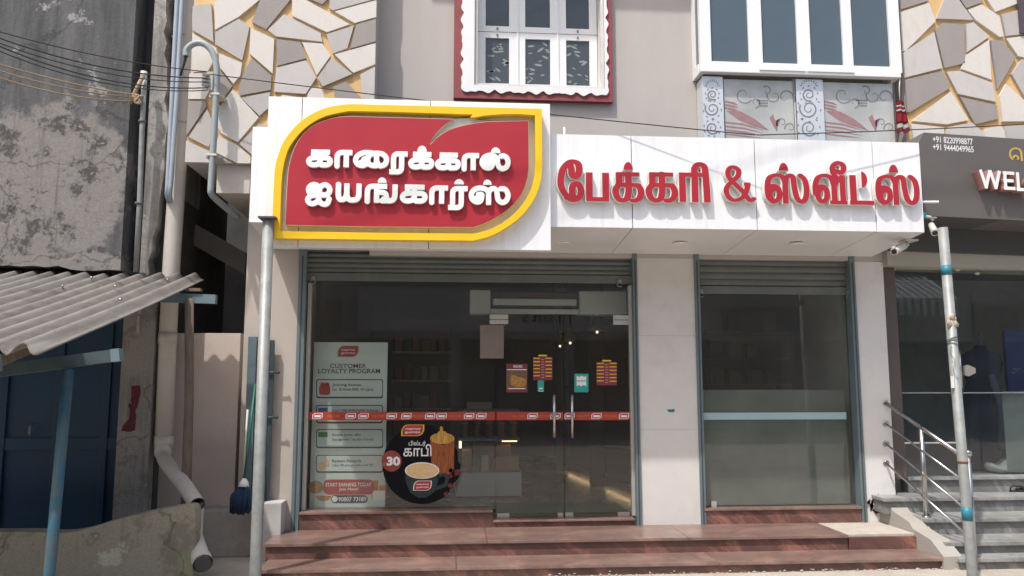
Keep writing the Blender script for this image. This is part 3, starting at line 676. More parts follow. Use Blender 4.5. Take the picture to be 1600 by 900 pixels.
# ground floor pillars
pl0, pl1 = XP(384, 450, YF), XP(464, 600, YF)
m = MB(); m.box(pl0, pl1, YF, 11.0, 0, 3.36); part('pillar', m, TAUPE_D, label='taupe painted pillar')
pm0, pm1 = XP(999, 600, YF), XP(1090, 600, YF)
m = MB(); m.box(pm0, pm1, YF, YF+.35, .18, 2.62); o = part('pillar', m, MARBLE, label='pillar clad in cream marble')
for (x0, y0, x1, y1, mm) in ((1041, 640, 1054, 644, BLUETAPE),):
    q = MB(); q.poly_px([(x0, y0), (x1, y0-1), (x1, y1), (x0+4, y1), (x0+2, y0+1)], YF-.002, .001); link('tape_remnant', q, mm, o)
for z in (1.05, 1.9):
    q = MB(); q.box(pm0+.001, pm1-.001, YF-.0008, YF+.002, z, z+.003); link('cladding_joint', q, mat('grey_tile_joint', (.42, .40, .37), .8), o)
pr0, pr1 = XP(1345, 600, YF), XP(1385, 600, YF)
m = MB(); m.box(pr0, pr1+.03, YF, 8.2, 0, 2.615); part('pillar', m, PLASTER, label='white plastered pillar with chipped foot')
m = MB()
rnd = random.Random(5)
for k in range(16):
    x, y = rnd.uniform(1352, 1378), 800 - abs(rnd.gauss(0, 14)); w = rnd.uniform(1.5, 5)
    m.poly_px([(x+w*rnd.uniform(.6, 1.3)*math.cos(t), y+w*rnd.uniform(.8, 2.2)*math.sin(t)) for t in [k2*2*math.pi/9 for k2 in range(9)]], YF-.0015, .001)
part('chipped_paint', m, CEMENT)
# roller shutters, half rolled up
def shutter(px0, px1, pyt, pyb, Y):
    x0, x1 = XP(px0, 420, Y), XP(px1, 420, Y); zb = ZP((px0+px1)/2, pyb, Y); n = 5; zt = 2.70
    m = MB(); pts = []; N_ = 8*n
    h = (zt-zb-.075)/n
    for k in range(N_+1):
        u = k/8; z = zb+.075+h*u; pts.append((Y - .014*abs(math.sin(math.pi*u))**.6, z))
    pts += [(Y+.012, zt), (Y+.012, zb+.075)]
    m.prism_yz(pts, x0, x1); o = part('roller_shutter', m, SHUT)
    m = MB(); m.box(x0+.004, x1-.004, Y-.022, Y+.016, zb, zb+.072, .004); link('bottom_bar', m, SHUT, o)
    for f in (.04, .96):
        m = MB(); xx = x0+(x1-x0)*f; m.box(xx-.035, xx-.004, Y-.045, Y-.0225, zb+.005, zb+.035, .003)
        m.tube([(xx-.02+.022*math.cos(t), Y-.034, zb-.012+.022*math.sin(t)) for t in [R(20*k) for k in range(17)]], .004, 8)
        link('lock_hasp', m, GALV, o)
shutter(473, 990, 396, 441, 7.12)
shutter(1086, 1334, 400, 460, 7.12)
# guide rails
for px0, px1, py in ((461, 473, 600), (992, 999, 600), (1090, 1098, 600), (1337, 1345, 600)):
    m = MB(); x0, x1 = XP(px0, py, 7.03), XP(px1, py, 7.03); m.box(x0, x1, 7.03, 7.16, .16, 2.69, .003); o = part('guide_rail', m, RAIL)
    m = MB(); m.box((x0+x1)/2-.006, (x0+x1)/2+.006, 7.028, 7.031, .18, 2.6); link('rail_groove', m, DARK, o)
# thresholds
tz = .19
tx0, tx1, tx2 = XP(467, 810, 7.03), XP(770, 810, 7.03), XP(992, 815, 7.03)
m = MB(); m.box(tx0, tx1, 7.04, 7.30, tz, ZP(620, 798, 7.04)-.022, .002, mi=0); m.box(tx0, tx1, 7.015, 7.30, ZP(620, 798, 7.04)-.0215, ZP(620, 798, 7.04), .003, mi=1); part('window_threshold', m, [GRAN_R, GRAN_T])
m = MB(); m.box(tx1+.003, tx2, 7.045, 7.30, tz, ZP(890, 811, 7.04)-.018, .002, mi=0); m.box(tx1+.003, tx2, 7.02, 7.30, ZP(890, 811, 7.04)-.0175, ZP(890, 811, 7.04), .003, mi=1); part('door_threshold', m, [GRAN_R, GRAN_T])
vx0, vx1 = XP(1101, 805, 7.03), XP(1347, 800, 7.03); vz = ZP(1220, 793, 7.04)
m = MB(); m.box(vx0, vx1, 7.04, 7.30, tz, vz-.02, .002, mi=0); m.box(vx0, vx1, 7.02, 7.30, vz-.0195, vz, .003, mi=1); part('window_threshold', m, [GRAN_R, GRAN_T])
# aluminium jambs
for px0, px1, py0, py1 in ((476, 482, 442, 798), (985, 991, 446, 806)):
    m = MB(); m.box(XP(px0, 620, 7.1), XP(px1, 620, 7.1), 7.10, 7.16, ZP((px0+px1)/2, py1, 7.1), ZP((px0+px1)/2, py0, 7.1), .003); part('door_jamb', m, JAMB)
# glass: fixed pane, two frameless doors, right-hand window
GY = 7.125
gzb, gzt = ZP(620, 798, GY)+.004, 2.44
g0, g1, g2, g3 = XP(481, 620, GY), XP(775, 620, GY), XP(881, 620, GY), XP(985, 620, GY)
m = MB(); m.box(g0, g1-.004, GY, GY+.010, gzb, gzt); part('glass_pane', m, GLASS)
dzb = ZP(880, 810, GY)+.006; dzt = ZP(880, 492, GY)
for i, (a, b) in enumerate(((g1, g2-.003), (g2+.003, g3-.003))):
    m = MB(); m.box(a, b, GY, GY+.010, dzb, dzt); d = part('glass_door', m, GLASS)
    hx = XP(866 if i == 0 else 894, 650, 7.07); z0, z1 = ZP(866, 684, 7.07), ZP(866, 617, 7.07)
    h = MB(); h.tube([(hx, 7.07, z0), (hx, 7.07, z1)], .0135, 14)
    for z in (z0+.07, z1-.07): h.tube([(hx, 7.07, z), (hx, GY-.0005, z)], .009, 10)
    link('handle', h, STEEL, d)
    for (fx0, fx1) in (((776, 796), (871, 880)) if i == 0 else ((883, 896), (965, 984))):
        h = MB(); h.box(XP(fx0, 806, GY), XP(fx1, 806, GY), GY-.008, GY+.018, dzb-.004, dzb+.045, .003); link('patch_fitting', h, STEEL, d)
    fx0, fx1 = ((765, 794), (958, 983))[i]
    for (y0, y1) in ((492, 499), (500, 507)):
        h = MB(); h.box(XP(fx0, 500, GY), XP(fx1, 500, GY), GY-.010, GY+.018, ZP(880, y1, GY), ZP(880, y0, GY), .003); link('patch_fitting', h, JAMB, d)
m = MB(); m.box(g1, g3, GY, GY+.010, dzt+.004, gzt); part('glass_transom', m, GLASS)
q0, q1 = XP(1098, 620, GY), XP(1337, 620, GY)
m = MB(); m.box(q0, q1, GY, GY+.010, vz+.002, gzt); wp = part('glass_pane', m, GLASSW, label='window pane frosted over its lower half')
m = MB(); m.box(q0+.005, q1-.1, GY+.0105, GY+.0125, vz+.01, ZP(1220, 609, GY)); link('frosted_film', m, FROST, wp)
m = MB(); m.box(q0+.002, q1-.1, GY-.0015, GY-.0005, ZP(1220, 655.5, GY), ZP(1220, 644.5, GY)); link('blue_stripe', m, STRIPE, wp)
m = MB(); m.box(XP(1112, 790, 7.1), XP(1120, 790, 7.1), 7.10, 7.124, vz+.001, vz+.05, .002); link('glass_clamp', m, JAMB, wp)
m = MB()
rnd = random.Random(9)                             # ragged sealant along the right edge of the pane
pts = []
zz = np.arange(vz, 1.3, .03)
xr = XP(1340, 720, 7.11)
prof = [(xr - .012 - .012*rnd.random(), z) for z in zz]
m.prism_xz([prof + [(xr+.01, zz[-1]), (xr+.01, zz[0])]], 7.108, 7.124); link('sealant', m, mat('old_sealant', (.45, .40, .32), .9, var=.3, scale=30), wp)

# interior shell
m = MB(); m.box(-1.35, 3.95, 7.31, 13.0, .05, .25); part('interior_floor', m, INT_FLOOR)
m = MB(); m.box(-1.35, 3.95, 7.30, 13.0, 2.9, 3.0); part('ceiling', m, mat('interior_ceiling', (.16, .15, .14), .8))
m = MB(); m.box(-1.4, 3.95, 13.0, 13.1, .05, 3.0); m.box(3.955, 4.0, 8.21, 13.0, .05, 3.0); m.box(-1.40, -1.353, 7.31, 13.0, .05, 3.0); part('interior_wall', m, INT_WALL)
m = MB(); m.box(2.28, 2.36, YF+.36, 9.6, .25, 2.9); part('partition_wall', m, INT_BROWN)
# lintel box closing the head of the openings behind the shutters
m = MB(); m.box(-1.35, 3.95, 7.17, 7.30, 2.45, 3.0); part('lintel', m, INT_WALL)

# first floor window: maroon surround, scalloped white border, six casements
win = part('window', MB().box(wx0+.03, wx1-.03, YF+.20, YF+.24, wz0+.02, wz1-.02), WINGLASS)
ox0, ox1, oz0 = XP(709, 100, 6.99), XP(957, 100, 6.99), ZP(835, 156, 6.99)
m = MB(); oz1 = 6.05
m.prism_xz([[(ox0, oz0), (ox1, oz0), (ox1, oz1), (ox0, oz1)], [(wx0-.012, wz0-.008), (wx1+.012, wz0-.008), (wx1+.012, wz1), (wx0-.012, wz1)]], 6.99, YF-.002)
link('surround', m, MAROON, win)
# border with a wavy outer edge
sx0, sx1, sz0 = XP(722, 100, 6.98), XP(949, 100, 6.98), ZP(835, 145, 6.98)
def wavy(ax, az, bx, bz, n, amp, nx, nz):
    out = []
    for k in range(n*10):
        t = k/(n*10); w = amp*(abs(math.sin(math.pi*t*n)) - .5) + amp*.35*math.sin(2*math.pi*t*n*1.37)
        out.append((ax+(bx-ax)*t+nx*w, az+(bz-az)*t+nz*w))
    return out
outer = wavy(sx0, sz0, sx1, sz0, 9, .022, 0, -1) + wavy(sx1, sz0, sx1, oz1-.06, 12, .018, 1, 0) + [(sx1, oz1-.06)] + wavy(sx0, oz1-.06, sx0, sz0, 12, .018, -1, 0)
m = MB(); m.prism_xz([outer, [(wx0, wz0), (wx1, wz0), (wx1, wz1), (wx0, wz1)]], 6.974, 6.99-.0005); link('scalloped_border', m, WHITE, win)
m = MB(); t_ = .03
m.box(wx0, wx0+t_, YF-.05, YF+.2, wz0, wz1); m.box(wx1-t_, wx1, YF-.05, YF+.2, wz0, wz1); m.box(wx0+t_, wx1-t_, YF-.04, YF+.2, wz0, wz0+t_)
link('reveal', m, mat('cream_reveal_paint', (.66, .63, .60), .7), win)  # cream reveal, darker in tone than the white border
fy = YF+.11
cols = [(748, 786), (797, 851), (858, 905)]; cw = (wx1-wx0-2*t_)/3
zm = ZP(840, 52, fy)
for i in range(3):
    x0 = wx0+t_+i*cw
    for (z0, z1) in ((wz0+t_+.008, zm-.004), (zm+.004, zm+1.15)):
        bw = .075 if i != 1 else .068; m = MB()
        a, b, c, d = x0+.006, x0+cw-.006, z0, z1
        m.prism_xz([[(a, c), (b, c), (b, d), (a, d)], [(a+bw, c+.055), (b-bw, c+.055), (b-bw, d-.055), (a+bw, d-.055)]], fy, fy+.045)
        cs = link('casement', m, WHITE, win)
        m = MB(); m.box(a+bw-.004, b-bw+.004, fy+.018, fy+.026, c+.05, d-.05); link('pane', m, WINGLASS, cs)
        if z1 < zm:
            m = MB(); rnd = random.Random(30+i)        # leafy etched motif showing in the lower panes
            for k in range(16):
                lx, lz, an, ln = rnd.uniform(a+bw+.02, b-bw-.02), rnd.uniform(c+.08, d-.09), rnd.uniform(-.7, .7), rnd.uniform(.012, .026)
                pts = [(lx+ln*math.cos(q)*(1.5)*math.cos(an)-ln*.45*math.sin(q)*math.sin(an), lz+ln*1.5*math.cos(q)*math.sin(an)+ln*.45*math.sin(q)*math.cos(an)) for q in [2*math.pi*j/10 for j in range(10)]]
                pts = [(min(max(px_, a+bw), b-bw), pz_) for px_, pz_ in pts]
                m.prism_xz([pts], fy+.0172, fy+.0178)
            link('etched_leaves', m, mat('pale_etched_leaf', (.24, .26, .26), .6), cs)
        if i != 1:
            m = MB(); m.ball(((a+b)/2, fy-.006, z1-.028 if z1 < zm else z0+.028), .011, sc=(1, .8, 1.3)); link('knob', m, GALV, cs)
# mullion posts between the casements
m = MB()
for i in (1, 2): m.box(wx0+t_+i*cw-.008, wx0+t_+i*cw+.008, fy-.012, fy+.05, wz0+t_, wz1-.05)
link('mullion', m, WHITE, win)

# balcony enclosed in white aluminium over an etched glass railing
BY = 6.82
bal = part('balcony', MB().box(XP(1100, 120, BY), XP(1404, 120, BY), BY+.11, YF-.004, 3.20, 3.35), TAUPE)
bx0, bx1 = XP(1094, 110, BY), XP(1407, 118, BY); bz0 = ZP(1250, 117, BY); bz1 = 6.5
bars = [(1094, 1111), (1170, 1191), (1246, 1266), (1317, 1332), (1390, 1407)]
m = MB()
for (p0, p1) in bars:
    y = 60; m.box(XP(p0, y, BY), XP(p1, y, BY), BY, BY+.06, bz0+.05, bz1, .004)
xs_ = [(XP(p0, 60, BY), XP(p1, 60, BY)) for p0, p1 in bars]
for (a, b), (c, d) in zip(xs_, xs_[1:]): m.box(b-.003, c+.003, BY+.004, BY+.056, bz0+.05, bz0+.11, .004)
m.box(bx0, bx1, BY-.012, BY+.06, bz0, bz0+.048, .006)
m.box(bx0, bx0+.05, BY+.062, YF-.002, bz0, bz0+.10); m.box(bx0, bx0+.05, YF-.07, YF-.002, bz0+.102, bz1); m.box(bx1-.05, bx1, BY+.062, YF-.002, bz0, bz1)
link('window_frame', m, ALU, bal)
for (a, b), (c, d) in zip(xs_, xs_[1:]):
    m = MB(); m.box(b-.003, c+.003, BY+.026, BY+.034, bz0+.10, bz1); link('pane', m, mat('blue_grey_tinted_glass', (.085, .115, .14), .08, var=.05), bal)
m = MB(); m.box(bx0+.018, bx0+.026, BY+.062, YF-.072, bz0+.10, bz1); link('pane', m, mat('blue_grey_tinted_glass', (.085, .115, .14), .08), bal)
for (k, (a, b)) in enumerate(((1185, 1257), (1259, 1333))):          # sliding sashes proud of the frame
    m = MB(); x0, x1 = XP(a, 100, BY), XP(b, 106, BY); m.box(x0, x1, BY-.022, BY-.0125, bz0+.028, bz0+.052, .002); link('sash_rail', m, ALU, bal)
RYB = 6.90
rz0, rz1 = 3.36, ZP(1180, 125, RYB)
def curl(cx, cy, r, turns, a0, Y, hw_, dirn=1):
    return [(cx+r*(1-.8*k/24)*math.cos(a0+dirn*turns*2*math.pi*k/24), cy+r*(1-.8*k/24)*math.sin(a0+dirn*turns*2*math.pi*k/24)) for k in range(25)]
def stroke_px(mb, pts, w, Y):
    q = [A(x, y, Y) for x, y in pts]
    ls, rs = [], []
    for i, p in enumerate(q):
        a, b = q[max(i-1, 0)], q[min(i+1, len(q)-1)]; d = Vector((b.x-a.x, 0, b.z-a.z)); d = d.normalized() if d.length > 1e-6 else Vector((1, 0, 0))
        ww = (w[i] if isinstance(w, list) else w)*Y/F; n = Vector((-d.z, 0, d.x))*ww/2
        ls.append((p.x+n.x, p.z+n.z)); rs.append((p.x-n.x, p.z-n.z))
    for i in range(len(q)-1):
        vs = [mb.bm.verts.new((x, Y, z)) for x, z in (ls[i], ls[i+1], rs[i+1], rs[i])]; mb.face(vs)
for gx0, gx1 in ((1132, 1240), (1287, 1396)):
    m = MB(); a, b = XP(gx0, 170, RYB), XP(gx1, 170, RYB); m.box(a, b, RYB, RYB+.01, rz0, rz1); gl = link('railing_glass', m, BALGLASS, bal)
    e = MB(); Y = RYB-.0012
    e.poly_px([(gx0+3, 173), (gx0+25, 174), (gx0+48, 186), (gx0+70, 204), (gx0+45, 197), (gx0+22, 187)], Y)
    e.poly_px([(gx0+70, 184), (gx0+76, 178), (gx0+79, 188), (gx0+88, 186), (gx0+83, 198), (gx0+82, 206), (gx0+76, 196)], Y)
    for k in range(4): e.poly_px([(gx0+1, 190+k*6), (gx0+30, 193+k*6), (gx0+62, 204+k*4), (gx0+28, 195.5+k*6), (gx0+1, 192+k*6)], Y)
    for k in range(3): e.poly_px([(gx0+1, 157+k*5), (gx0+16, 160+k*5), (gx0+22, 165+k*4), (gx0+14, 163+k*5), (gx0+1, 160+k*5)], Y)
    link('etched_flower', e, ETCH, gl)
    e = MB()
    for cx, cy, r, a0, dr in ((gx0+90, 192, 9, 2.5, 1), (gx0+103, 200, 9, 2.9, 1), (gx0+30, 148, 15, .6, 1), (gx0+78, 150, 12, 3.4, -1), (gx0+95, 152, 13, .2, -1), (gx0+48, 160, 9, 1.5, -1), (gx0+66, 142, 8, 4, 1)):
        stroke_px(e, curl(cx, cy, r, .95, a0, Y, 1, dr), [2.6-1.8*k/24 for k in range(25)], Y)
    for k in range(3): e.rect_px(gx0+50+k*3, 156+4*k, gx0+68, 158.5+4*k, Y)
    link('etched_scroll', e, ETCHD, gl)
for gx0, gx1 in ((1097, 1129), (1243, 1285)):          # laser-cut metal panels: dark behind the cuts laid on as grey strokes
    m = MB(); a, b = XP(gx0, 170, RYB), XP(gx1, 170, RYB); m.box(a, b, RYB-.03, RYB-.02, rz0, rz1+.01); pn = link('cut_panel', m, PERF, bal)
    e = MB(); Y = RYB-.0312; cx = (gx0+gx1)/2; w = (gx1-gx0)/2
    rnd = random.Random(gx0)
    for cy, r, a0, dr in ((148, .50*w, 1.2, 1), (170, .72*w, 3.6, -1), (200, .62*w, .6, 1)):
        stroke_px(e, curl(cx, cy, r, 1.6, a0, Y, 1, dr), [3.0-1.6*k/24 for k in range(25)], Y)
        for k in range(9):
            an = k*.7+a0; rr = r*1.28
            x_, y_ = cx+min(rr, .86*w)*math.cos(an), cy+rr*math.sin(an)
            if 126 < y_ < 214: e.poly_px([(x_-2.4*math.sin(an)+.9*math.cos(an), y_+2.4*math.cos(an)+.9*math.sin(an)), (x_+1.6*math.cos(an), y_+1.6*math.sin(an)), (x_+2.4*math.sin(an), y_-2.4*math.cos(an)), (x_-.9*math.cos(an), y_-.9*math.sin(an))], Y-.0004)
    for k in range(9):
        an = R(-160+k*17.5); x_, y_ = cx+.55*w*math.cos(an), 138+11*math.sin(an)
        e.poly_px([(x_-.9*math.sin(an), y_+.9*math.cos(an)), (x_+5*math.cos(an), y_+5*math.sin(an)), (x_+.9*math.sin(an), y_-.9*math.cos(an))], Y-.0004)
    link('cut_pattern', e, ETCHD, pn)
m = MB(); m.box(XP(1097, 170, RYB), XP(1097, 170, RYB)+.008, RYB-.018, YF-.01, rz0, rz1); sp = link('side_panel', m, PERF, bal)
for px in (1125, 1241, 1279, 1393):
    m = MB(); x = XP(px, 120, RYB); m.box(x-.006, x+.006, RYB+.012, RYB+.03, rz0, bz0-.002); link('railing_post', m, ALU, bal)

# ------------------------------------------------------------------ granite steps in front of the bakery
st = thing('entrance_steps', 'two wide polished red granite steps leading up to the bakery shopfront', 'steps', (1.2, 6.6, 0))
t1, t2 = ZP(1500, 871.5, 6.15), .213
xl1, xr1 = XP(402, 885, 6.15), XP(1502, 871, 6.15)
xl2, xr2, xr3 = XP(412, 850, 6.48), XP(1327, 836, 6.48), XP(1433, 833, 6.48)
m = MB(); m.box(xl1+.01, xr1-.01, 6.175, 6.56, -.02, t1-.026); link('riser', m, GRAN_R, st)
cut = [xl1, .05, 2.1, xr1]
for a, b in zip(cut, cut[1:]): m = MB(); m.box(a, b-.003, 6.15, 6.56, t1-.0255, t1, .004); link('tread', m, GRAN_T, st)
m = MB(); m.box(xl2+.01, xr2-.004, 6.505, 7.3, t1-.01, t2-.026); m.box(xr2+.004, xr3, 6.50, 7.049, t1-.01, t2-.026); link('riser', m, GRAN_R, st)
cut = [xl2, .3, 1.95, xr2-.003]
for a, b in zip(cut, cut[1:]): m = MB(); m.box(a, b-.003, 6.48, 7.3, t2-.0255, t2, .004); link('tread', m, GRAN_T, st)
m = MB(); m.box(xr2-.16, xr3, 6.52, 7.048, t2-.0255, t2-.003, .003); link('cement_patch', m, mat('pale_cement_screed', (.44, .40, .34), .9, var=.12, scale=7, bump=.3), st)
for k, (xa, xb) in enumerate(((xl2+.2, xl2+.2),)): pass
m = MB(); rnd = random.Random(11)                        # lime and mortar crumbs along the foot of the lower riser
for k in range(240):
    f = min(1, max(0, rnd.choice((.45, .55, .62, .72, .8, .88, .97)) + rnd.gauss(0, .05))); x = xl1 + (xr1-xl1)*f; h = rnd.uniform(.002, .0065)
    m.ball((x, 6.172 - abs(rnd.gauss(0, .012)), h*.3 + max(0, rnd.gauss(-.004, .01))), h, sub=1, sc=(rnd.uniform(.9, 3.2), .9, rnd.uniform(.6, 1.3)))
tag(link('mortar_crumbs', m, mat('lime_mortar', (.46, .42, .36), .95, var=.2, scale=30), st), kind='stuff')
# plaster plinth left of the steps
m = MB(); a = A(440, 786, 6.85); m.box(XP(408, 800, 6.85), a.x, 6.85, YF-.003, 0, a.z, .008); part('plinth', m, mat('grey_white_plinth', (.50, .475, .45), .9, var=.08, bump=.1))

# ------------------------------------------------------------------ the two signboards
SY = 6.12                                         # front of the main board's panels
sg = thing('main_signboard', 'white panelled signboard with red leaf shape in a yellow frame and white Tamil letters', 'signboard', (-.34, 6.2, 2.53))
sxl, sxr, szb, szt = XP(415, 270, SY), XP(860.5, 270, SY), ZP(640, 388.5, SY), ZP(640, 156.5, SY)
cuts = [sxl, XP(469, 270, SY), XP(671, 270, SY), sxr]
for a, b in zip(cuts, cuts[1:]):
    m = MB(); m.box(a+.003, b-.003, SY, SY+.03, szb, szt, .0015); link('panel', m, WHITE_ACP, sg)
m = MB(); m.box(sxl+.01, sxr-.01, SY+.012, 6.198, szb+.006, szt-.006); link('backing', m, DARK, sg)
m = MB(); m.box(sxl+.003, sxr-.003, SY+.031, 6.198, szb, szb+.0055); m.box(sxl+.003, sxl+.0095, SY+.031, 6.198, szb+.0058, szt); m.box(sxr-.0095, sxr-.003, SY+.031, 6.198, szb+.0058, szt); link('edge_trim', m, WHITE_ACP, sg)
def cp(x, y): return (380+x/3, 120+y/3)
def loop_px(pts, Y): return [(p.x, p.z) for p in (A(*q, Y) for q in pts)]
def path(*runs):
    """runs: ('l', pts) straight, ('s', pts) smooth; crop coordinates -> photo pixels"""
    out = []
    for k, pts in runs:
        q = [cp(*p) for p in pts]
        out += spline(q, 8) if k == 's' else q
    return [p for i, p in enumerate(out) if i == 0 or math.hypot(p[0]-out[i-1][0], p[1]-out[i-1][1]) > .15]
outer = path(('l', [(137, 757)]), ('s', [(138, 660), (141, 560), (148, 440), (160, 380), (192, 300), (255, 222), (330, 170), (415, 139), (500, 128)]), ('l', [(1400, 150)]),
             ('s', [(1402, 400), (1396, 480), (1370, 560), (1315, 640), (1240, 702), (1160, 746), (1080, 768)]), ('l', [(600, 763)]))
inner = path(('l', [(172, 723)]), ('s', [(174, 640), (179, 500), (192, 400), (222, 320), (290, 240), (380, 186), (495, 160)]), ('l', [(700, 164), (1075, 176), (1064, 191), (1090, 189)]), ('s', [(1130, 182), (1200, 176), (1290, 174)]), ('l', [(1368, 180)]),
             ('s', [(1370, 400), (1364, 470), (1340, 545), (1290, 620), (1220, 680), (1150, 716), (1078, 735)]), ('l', [(600, 730)]))
RY = SY-.085
m = MB(); m.prism_xz([loop_px(outer, RY), loop_px(inner, RY)], RY, SY-.0015, mi=0, side_mi=1); link('yellow_frame', m, [YELLOW, YELLOW], sg)
FY = SY-.075
face = path(('l', [(197, 695)]), ('s', [(200, 580), (207, 470), (215, 410), (240, 330), (285, 262), (345, 218), (430, 190), (500, 184)]), ('l', [(985, 197)]), ('s', [(950, 222), (905, 265), (875, 318)]),
            ('s', [(905, 285), (960, 250), (1040, 225), (1140, 209)]), ('l', [(1338, 205)]), ('s', [(1340, 420), (1332, 480), (1308, 545), (1262, 605), (1200, 652), (1140, 684), (1080, 706)]), ('l', [(600, 703)]))
m = MB(); m.prism_xz([loop_px(face, FY)], FY+.002, SY-.0015, mi=0); rf = link('leaf_box', m, CREAM, sg)
lp = inset_poly(loop_px(face, FY), 0) 
m = MB(); fl = loop_px(face, FY)
cx, cz = sum(p[0] for p in fl)/len(fl), sum(p[1] for p in fl)/len(fl)
def shrink(lp_, d):
    n = len(lp_); out = []
    area = sum(lp_[i][0]*lp_[(i+1) % n][1]-lp_[(i+1) % n][0]*lp_[i][1] for i in range(n))
    sgn = 1 if area > 0 else -1
    for i in range(n):
        a, b = lp_[i-1], lp_[(i+1) % n]; dx, dz = b[0]-a[0], b[1]-a[1]; L_ = math.hypot(dx, dz) or 1
        out.append((lp_[i][0]-sgn*dz/L_*d, lp_[i][1]+sgn*dx/L_*d))
    return out
m.prism_xz([shrink(fl, .004)], FY, FY+.0018); link('red_face', m, RED, sg)
vein = path(('s', [(985, 197), (950, 222), (905, 265), (874, 321)]), ('s', [(905, 285), (960, 250), (1040, 225), (1140, 209)]), ('l', [(1066, 192)]))
m = MB(); m.prism_xz([shrink(loop_px(vein, FY+.03), .001)], FY+.03, SY-.001); link('gap_shade', m, GAP_GREY, sg)  # grey filler in the leaf gap; backing's shade put into its colour
def ca(x0, y0, x1, y1): return (460+x0/7.5, 215+y0/7.5, 460+x1/7.5, 215+y1/7.5)
def cb(x0, y0, x1, y1): return (630+x0/7.5, 215+y0/7.5, 630+x1/7.5, 215+y1/7.5)
LY0, LY1 = FY-.035, FY-.006
white = [('ka', ca(138, 143, 448, 343)), ('aa', ca(468, 147, 680, 343)), ('ai', ca(685, 152, 1108, 355)), ('ra', ca(1110, 165, 1328, 425)),
         (('ka', 'dome'), (cb(60, 170, 362, 368), cb(165, 95, 278, 163))), ('ka', cb(375, 178, 672, 378)), ('aa', cb(685, 183, 890, 378)), (('la', 'dome'), (cb(893, 183, 1258, 387), cb(1028, 115, 1140, 178))),
         ('aii', ca(125, 525, 443, 805)), ('ya', ca(477, 538, 790, 757)), (('nga', 'dome'), (ca(820, 548, 1212, 760), ca(975, 467, 1082, 527))),
         ('ka', (624.7, 288.5, 668, 317.5)), ('aa', cb(302, 560, 527, 770)), (('ra', 'dome'), (cb(525, 570, 757, 845), cb(598, 487, 712, 545))), (('sa', 'dome'), (cb(765, 568, 1258, 783), cb(937, 493, 1037, 550)))]
for g, bx in white:
    m = MB(); hw = .0205
    if isinstance(g, tuple): glyph(m, g[0], bx[0], LY0, hw, 1.0, LY0, LY1, 0, 0, 1); glyph(m, g[1], bx[1], LY0, hw, 1.0, LY0, LY1, 0, 0, 1)
    else: glyph(m, g, bx, LY0, hw, 1.0, LY0, LY1, 0, 0, 1)
    link('letter', m, [LETTERW, LETTERE], sg)
m = MB()                                           # stand-offs carrying the letters
for x, y in ((505, 262), (560, 262), (640, 270), (720, 270), (780, 270), (500, 300), (560, 308), (650, 310), (780, 310)):
    p = A(x, y, FY); m.tube([(p.x, LY1+.0005, p.z), (p.x, FY-.0005, p.z)], .006, 8)
tag(link('letter_pins', m, STEEL, sg), kind='stuff')

fa = thing('fascia_signboard', 'long white panelled fascia with red Tamil letters running along the shop top', 'signboard', (2.4, 6.5, 2.7))
Y2 = 6.20
fzb, fzt = 2.735, 3.512
fxl, fxr = XP(391, 280, Y2), XP(1440.5, 290, Y2)
cuts = [fxl, sxl+.3, XP(858, 290, Y2), XP(987.5, 290, Y2), XP(1181, 290, Y2), XP(1366, 290, Y2), fxr]
for a, b in zip(cuts, cuts[1:]):
    m = MB(); m.box(a+.0035, b-.0035, Y2, Y2+.03, fzb, fzt, .0015); link('panel', m, WHITE_ACP, fa)
m = MB(); m.prism_yz([(Y2+.015, fzb+.005), (YF-.003, 2.664), (YF-.003, 3.2), (Y2+.26, fzt-.01), (Y2+.015, fzt-.01)], fxl+.012, fxr-.012); link('backing', m, DARK, fa)
for a, b in zip(cuts, cuts[1:]):                   # soffit panels
    m = MB(); y0, y1 = Y2+.005, YF-.004; za, zb = fzb-.001, 2.660
    m.hexa([(a+.003, y0, za), (b-.003, y0, za), (b-.003, y0, za+.004), (a+.003, y0, za+.004), (a+.003, y1, zb), (b-.003, y1, zb), (b-.003, y1, zb+.004), (a+.003, y1, zb+.004)]); link('soffit_panel', m, SOFFIT, fa)
m = MB(); m.box(fxr-.011, fxr-.001, Y2+.032, YF-.004, fzb+.03, fzt-.004); link('end_panel', m, WHITE_ACP, fa)
for x, y in ((880, 379), (1062, 379), (1245, 380)):                    # unlit recessed downlights
    t_ = .5; yy = Y2+(YF-Y2)*.52; zz = fzb+(2.66-fzb)*.52; p = AZ(x, y, zz)
    m = MB(); m.lathe((p.x, p.y, zz-.012-.002), [(.055, 0), (.062, .004), (.062, .012)], 24); link('downlight', m, mat('white_downlight', (.80, .79, .76), .4), fa)
def cc(x0, y0, x1, y1): return (860+x0/6.154, 235+y0/6.154, 860+x1/6.154, 235+y1/6.154)
def cd(x0, y0, x1, y1): return (1110+x0/4.706, 235+y0/4.706, 1110+x1/4.706, 235+y1/4.706)
RYF = Y2-.055
red = [('ee', cc(65, 93, 322, 493), 1), ('pa', cc(340, 213, 567, 487), 1), (('rka', 'dome'), (cc(595, 213, 900, 498), cc(697, 110, 797, 187)), 1), ('rka', cc(915, 215, 1225, 498), 1), ('ri', cc(1240, 118, 1535, 497), 1),
       ('amp', cd(98, 113, 313, 378), .85), (('rsa', 'dome'), (cd(402, 172, 725, 390), cd(500, 90, 573, 150)), .9), ('vii', cd(753, 78, 997, 390), .9), (('ta', 'half'), (cd(1022, 183, 1197, 398), cd(1110, 153, 1152, 277)), 1), (('rsa', 'dome'), (cd(1218, 182, 1533, 400), cd(1308, 103, 1380, 165)), .9)]
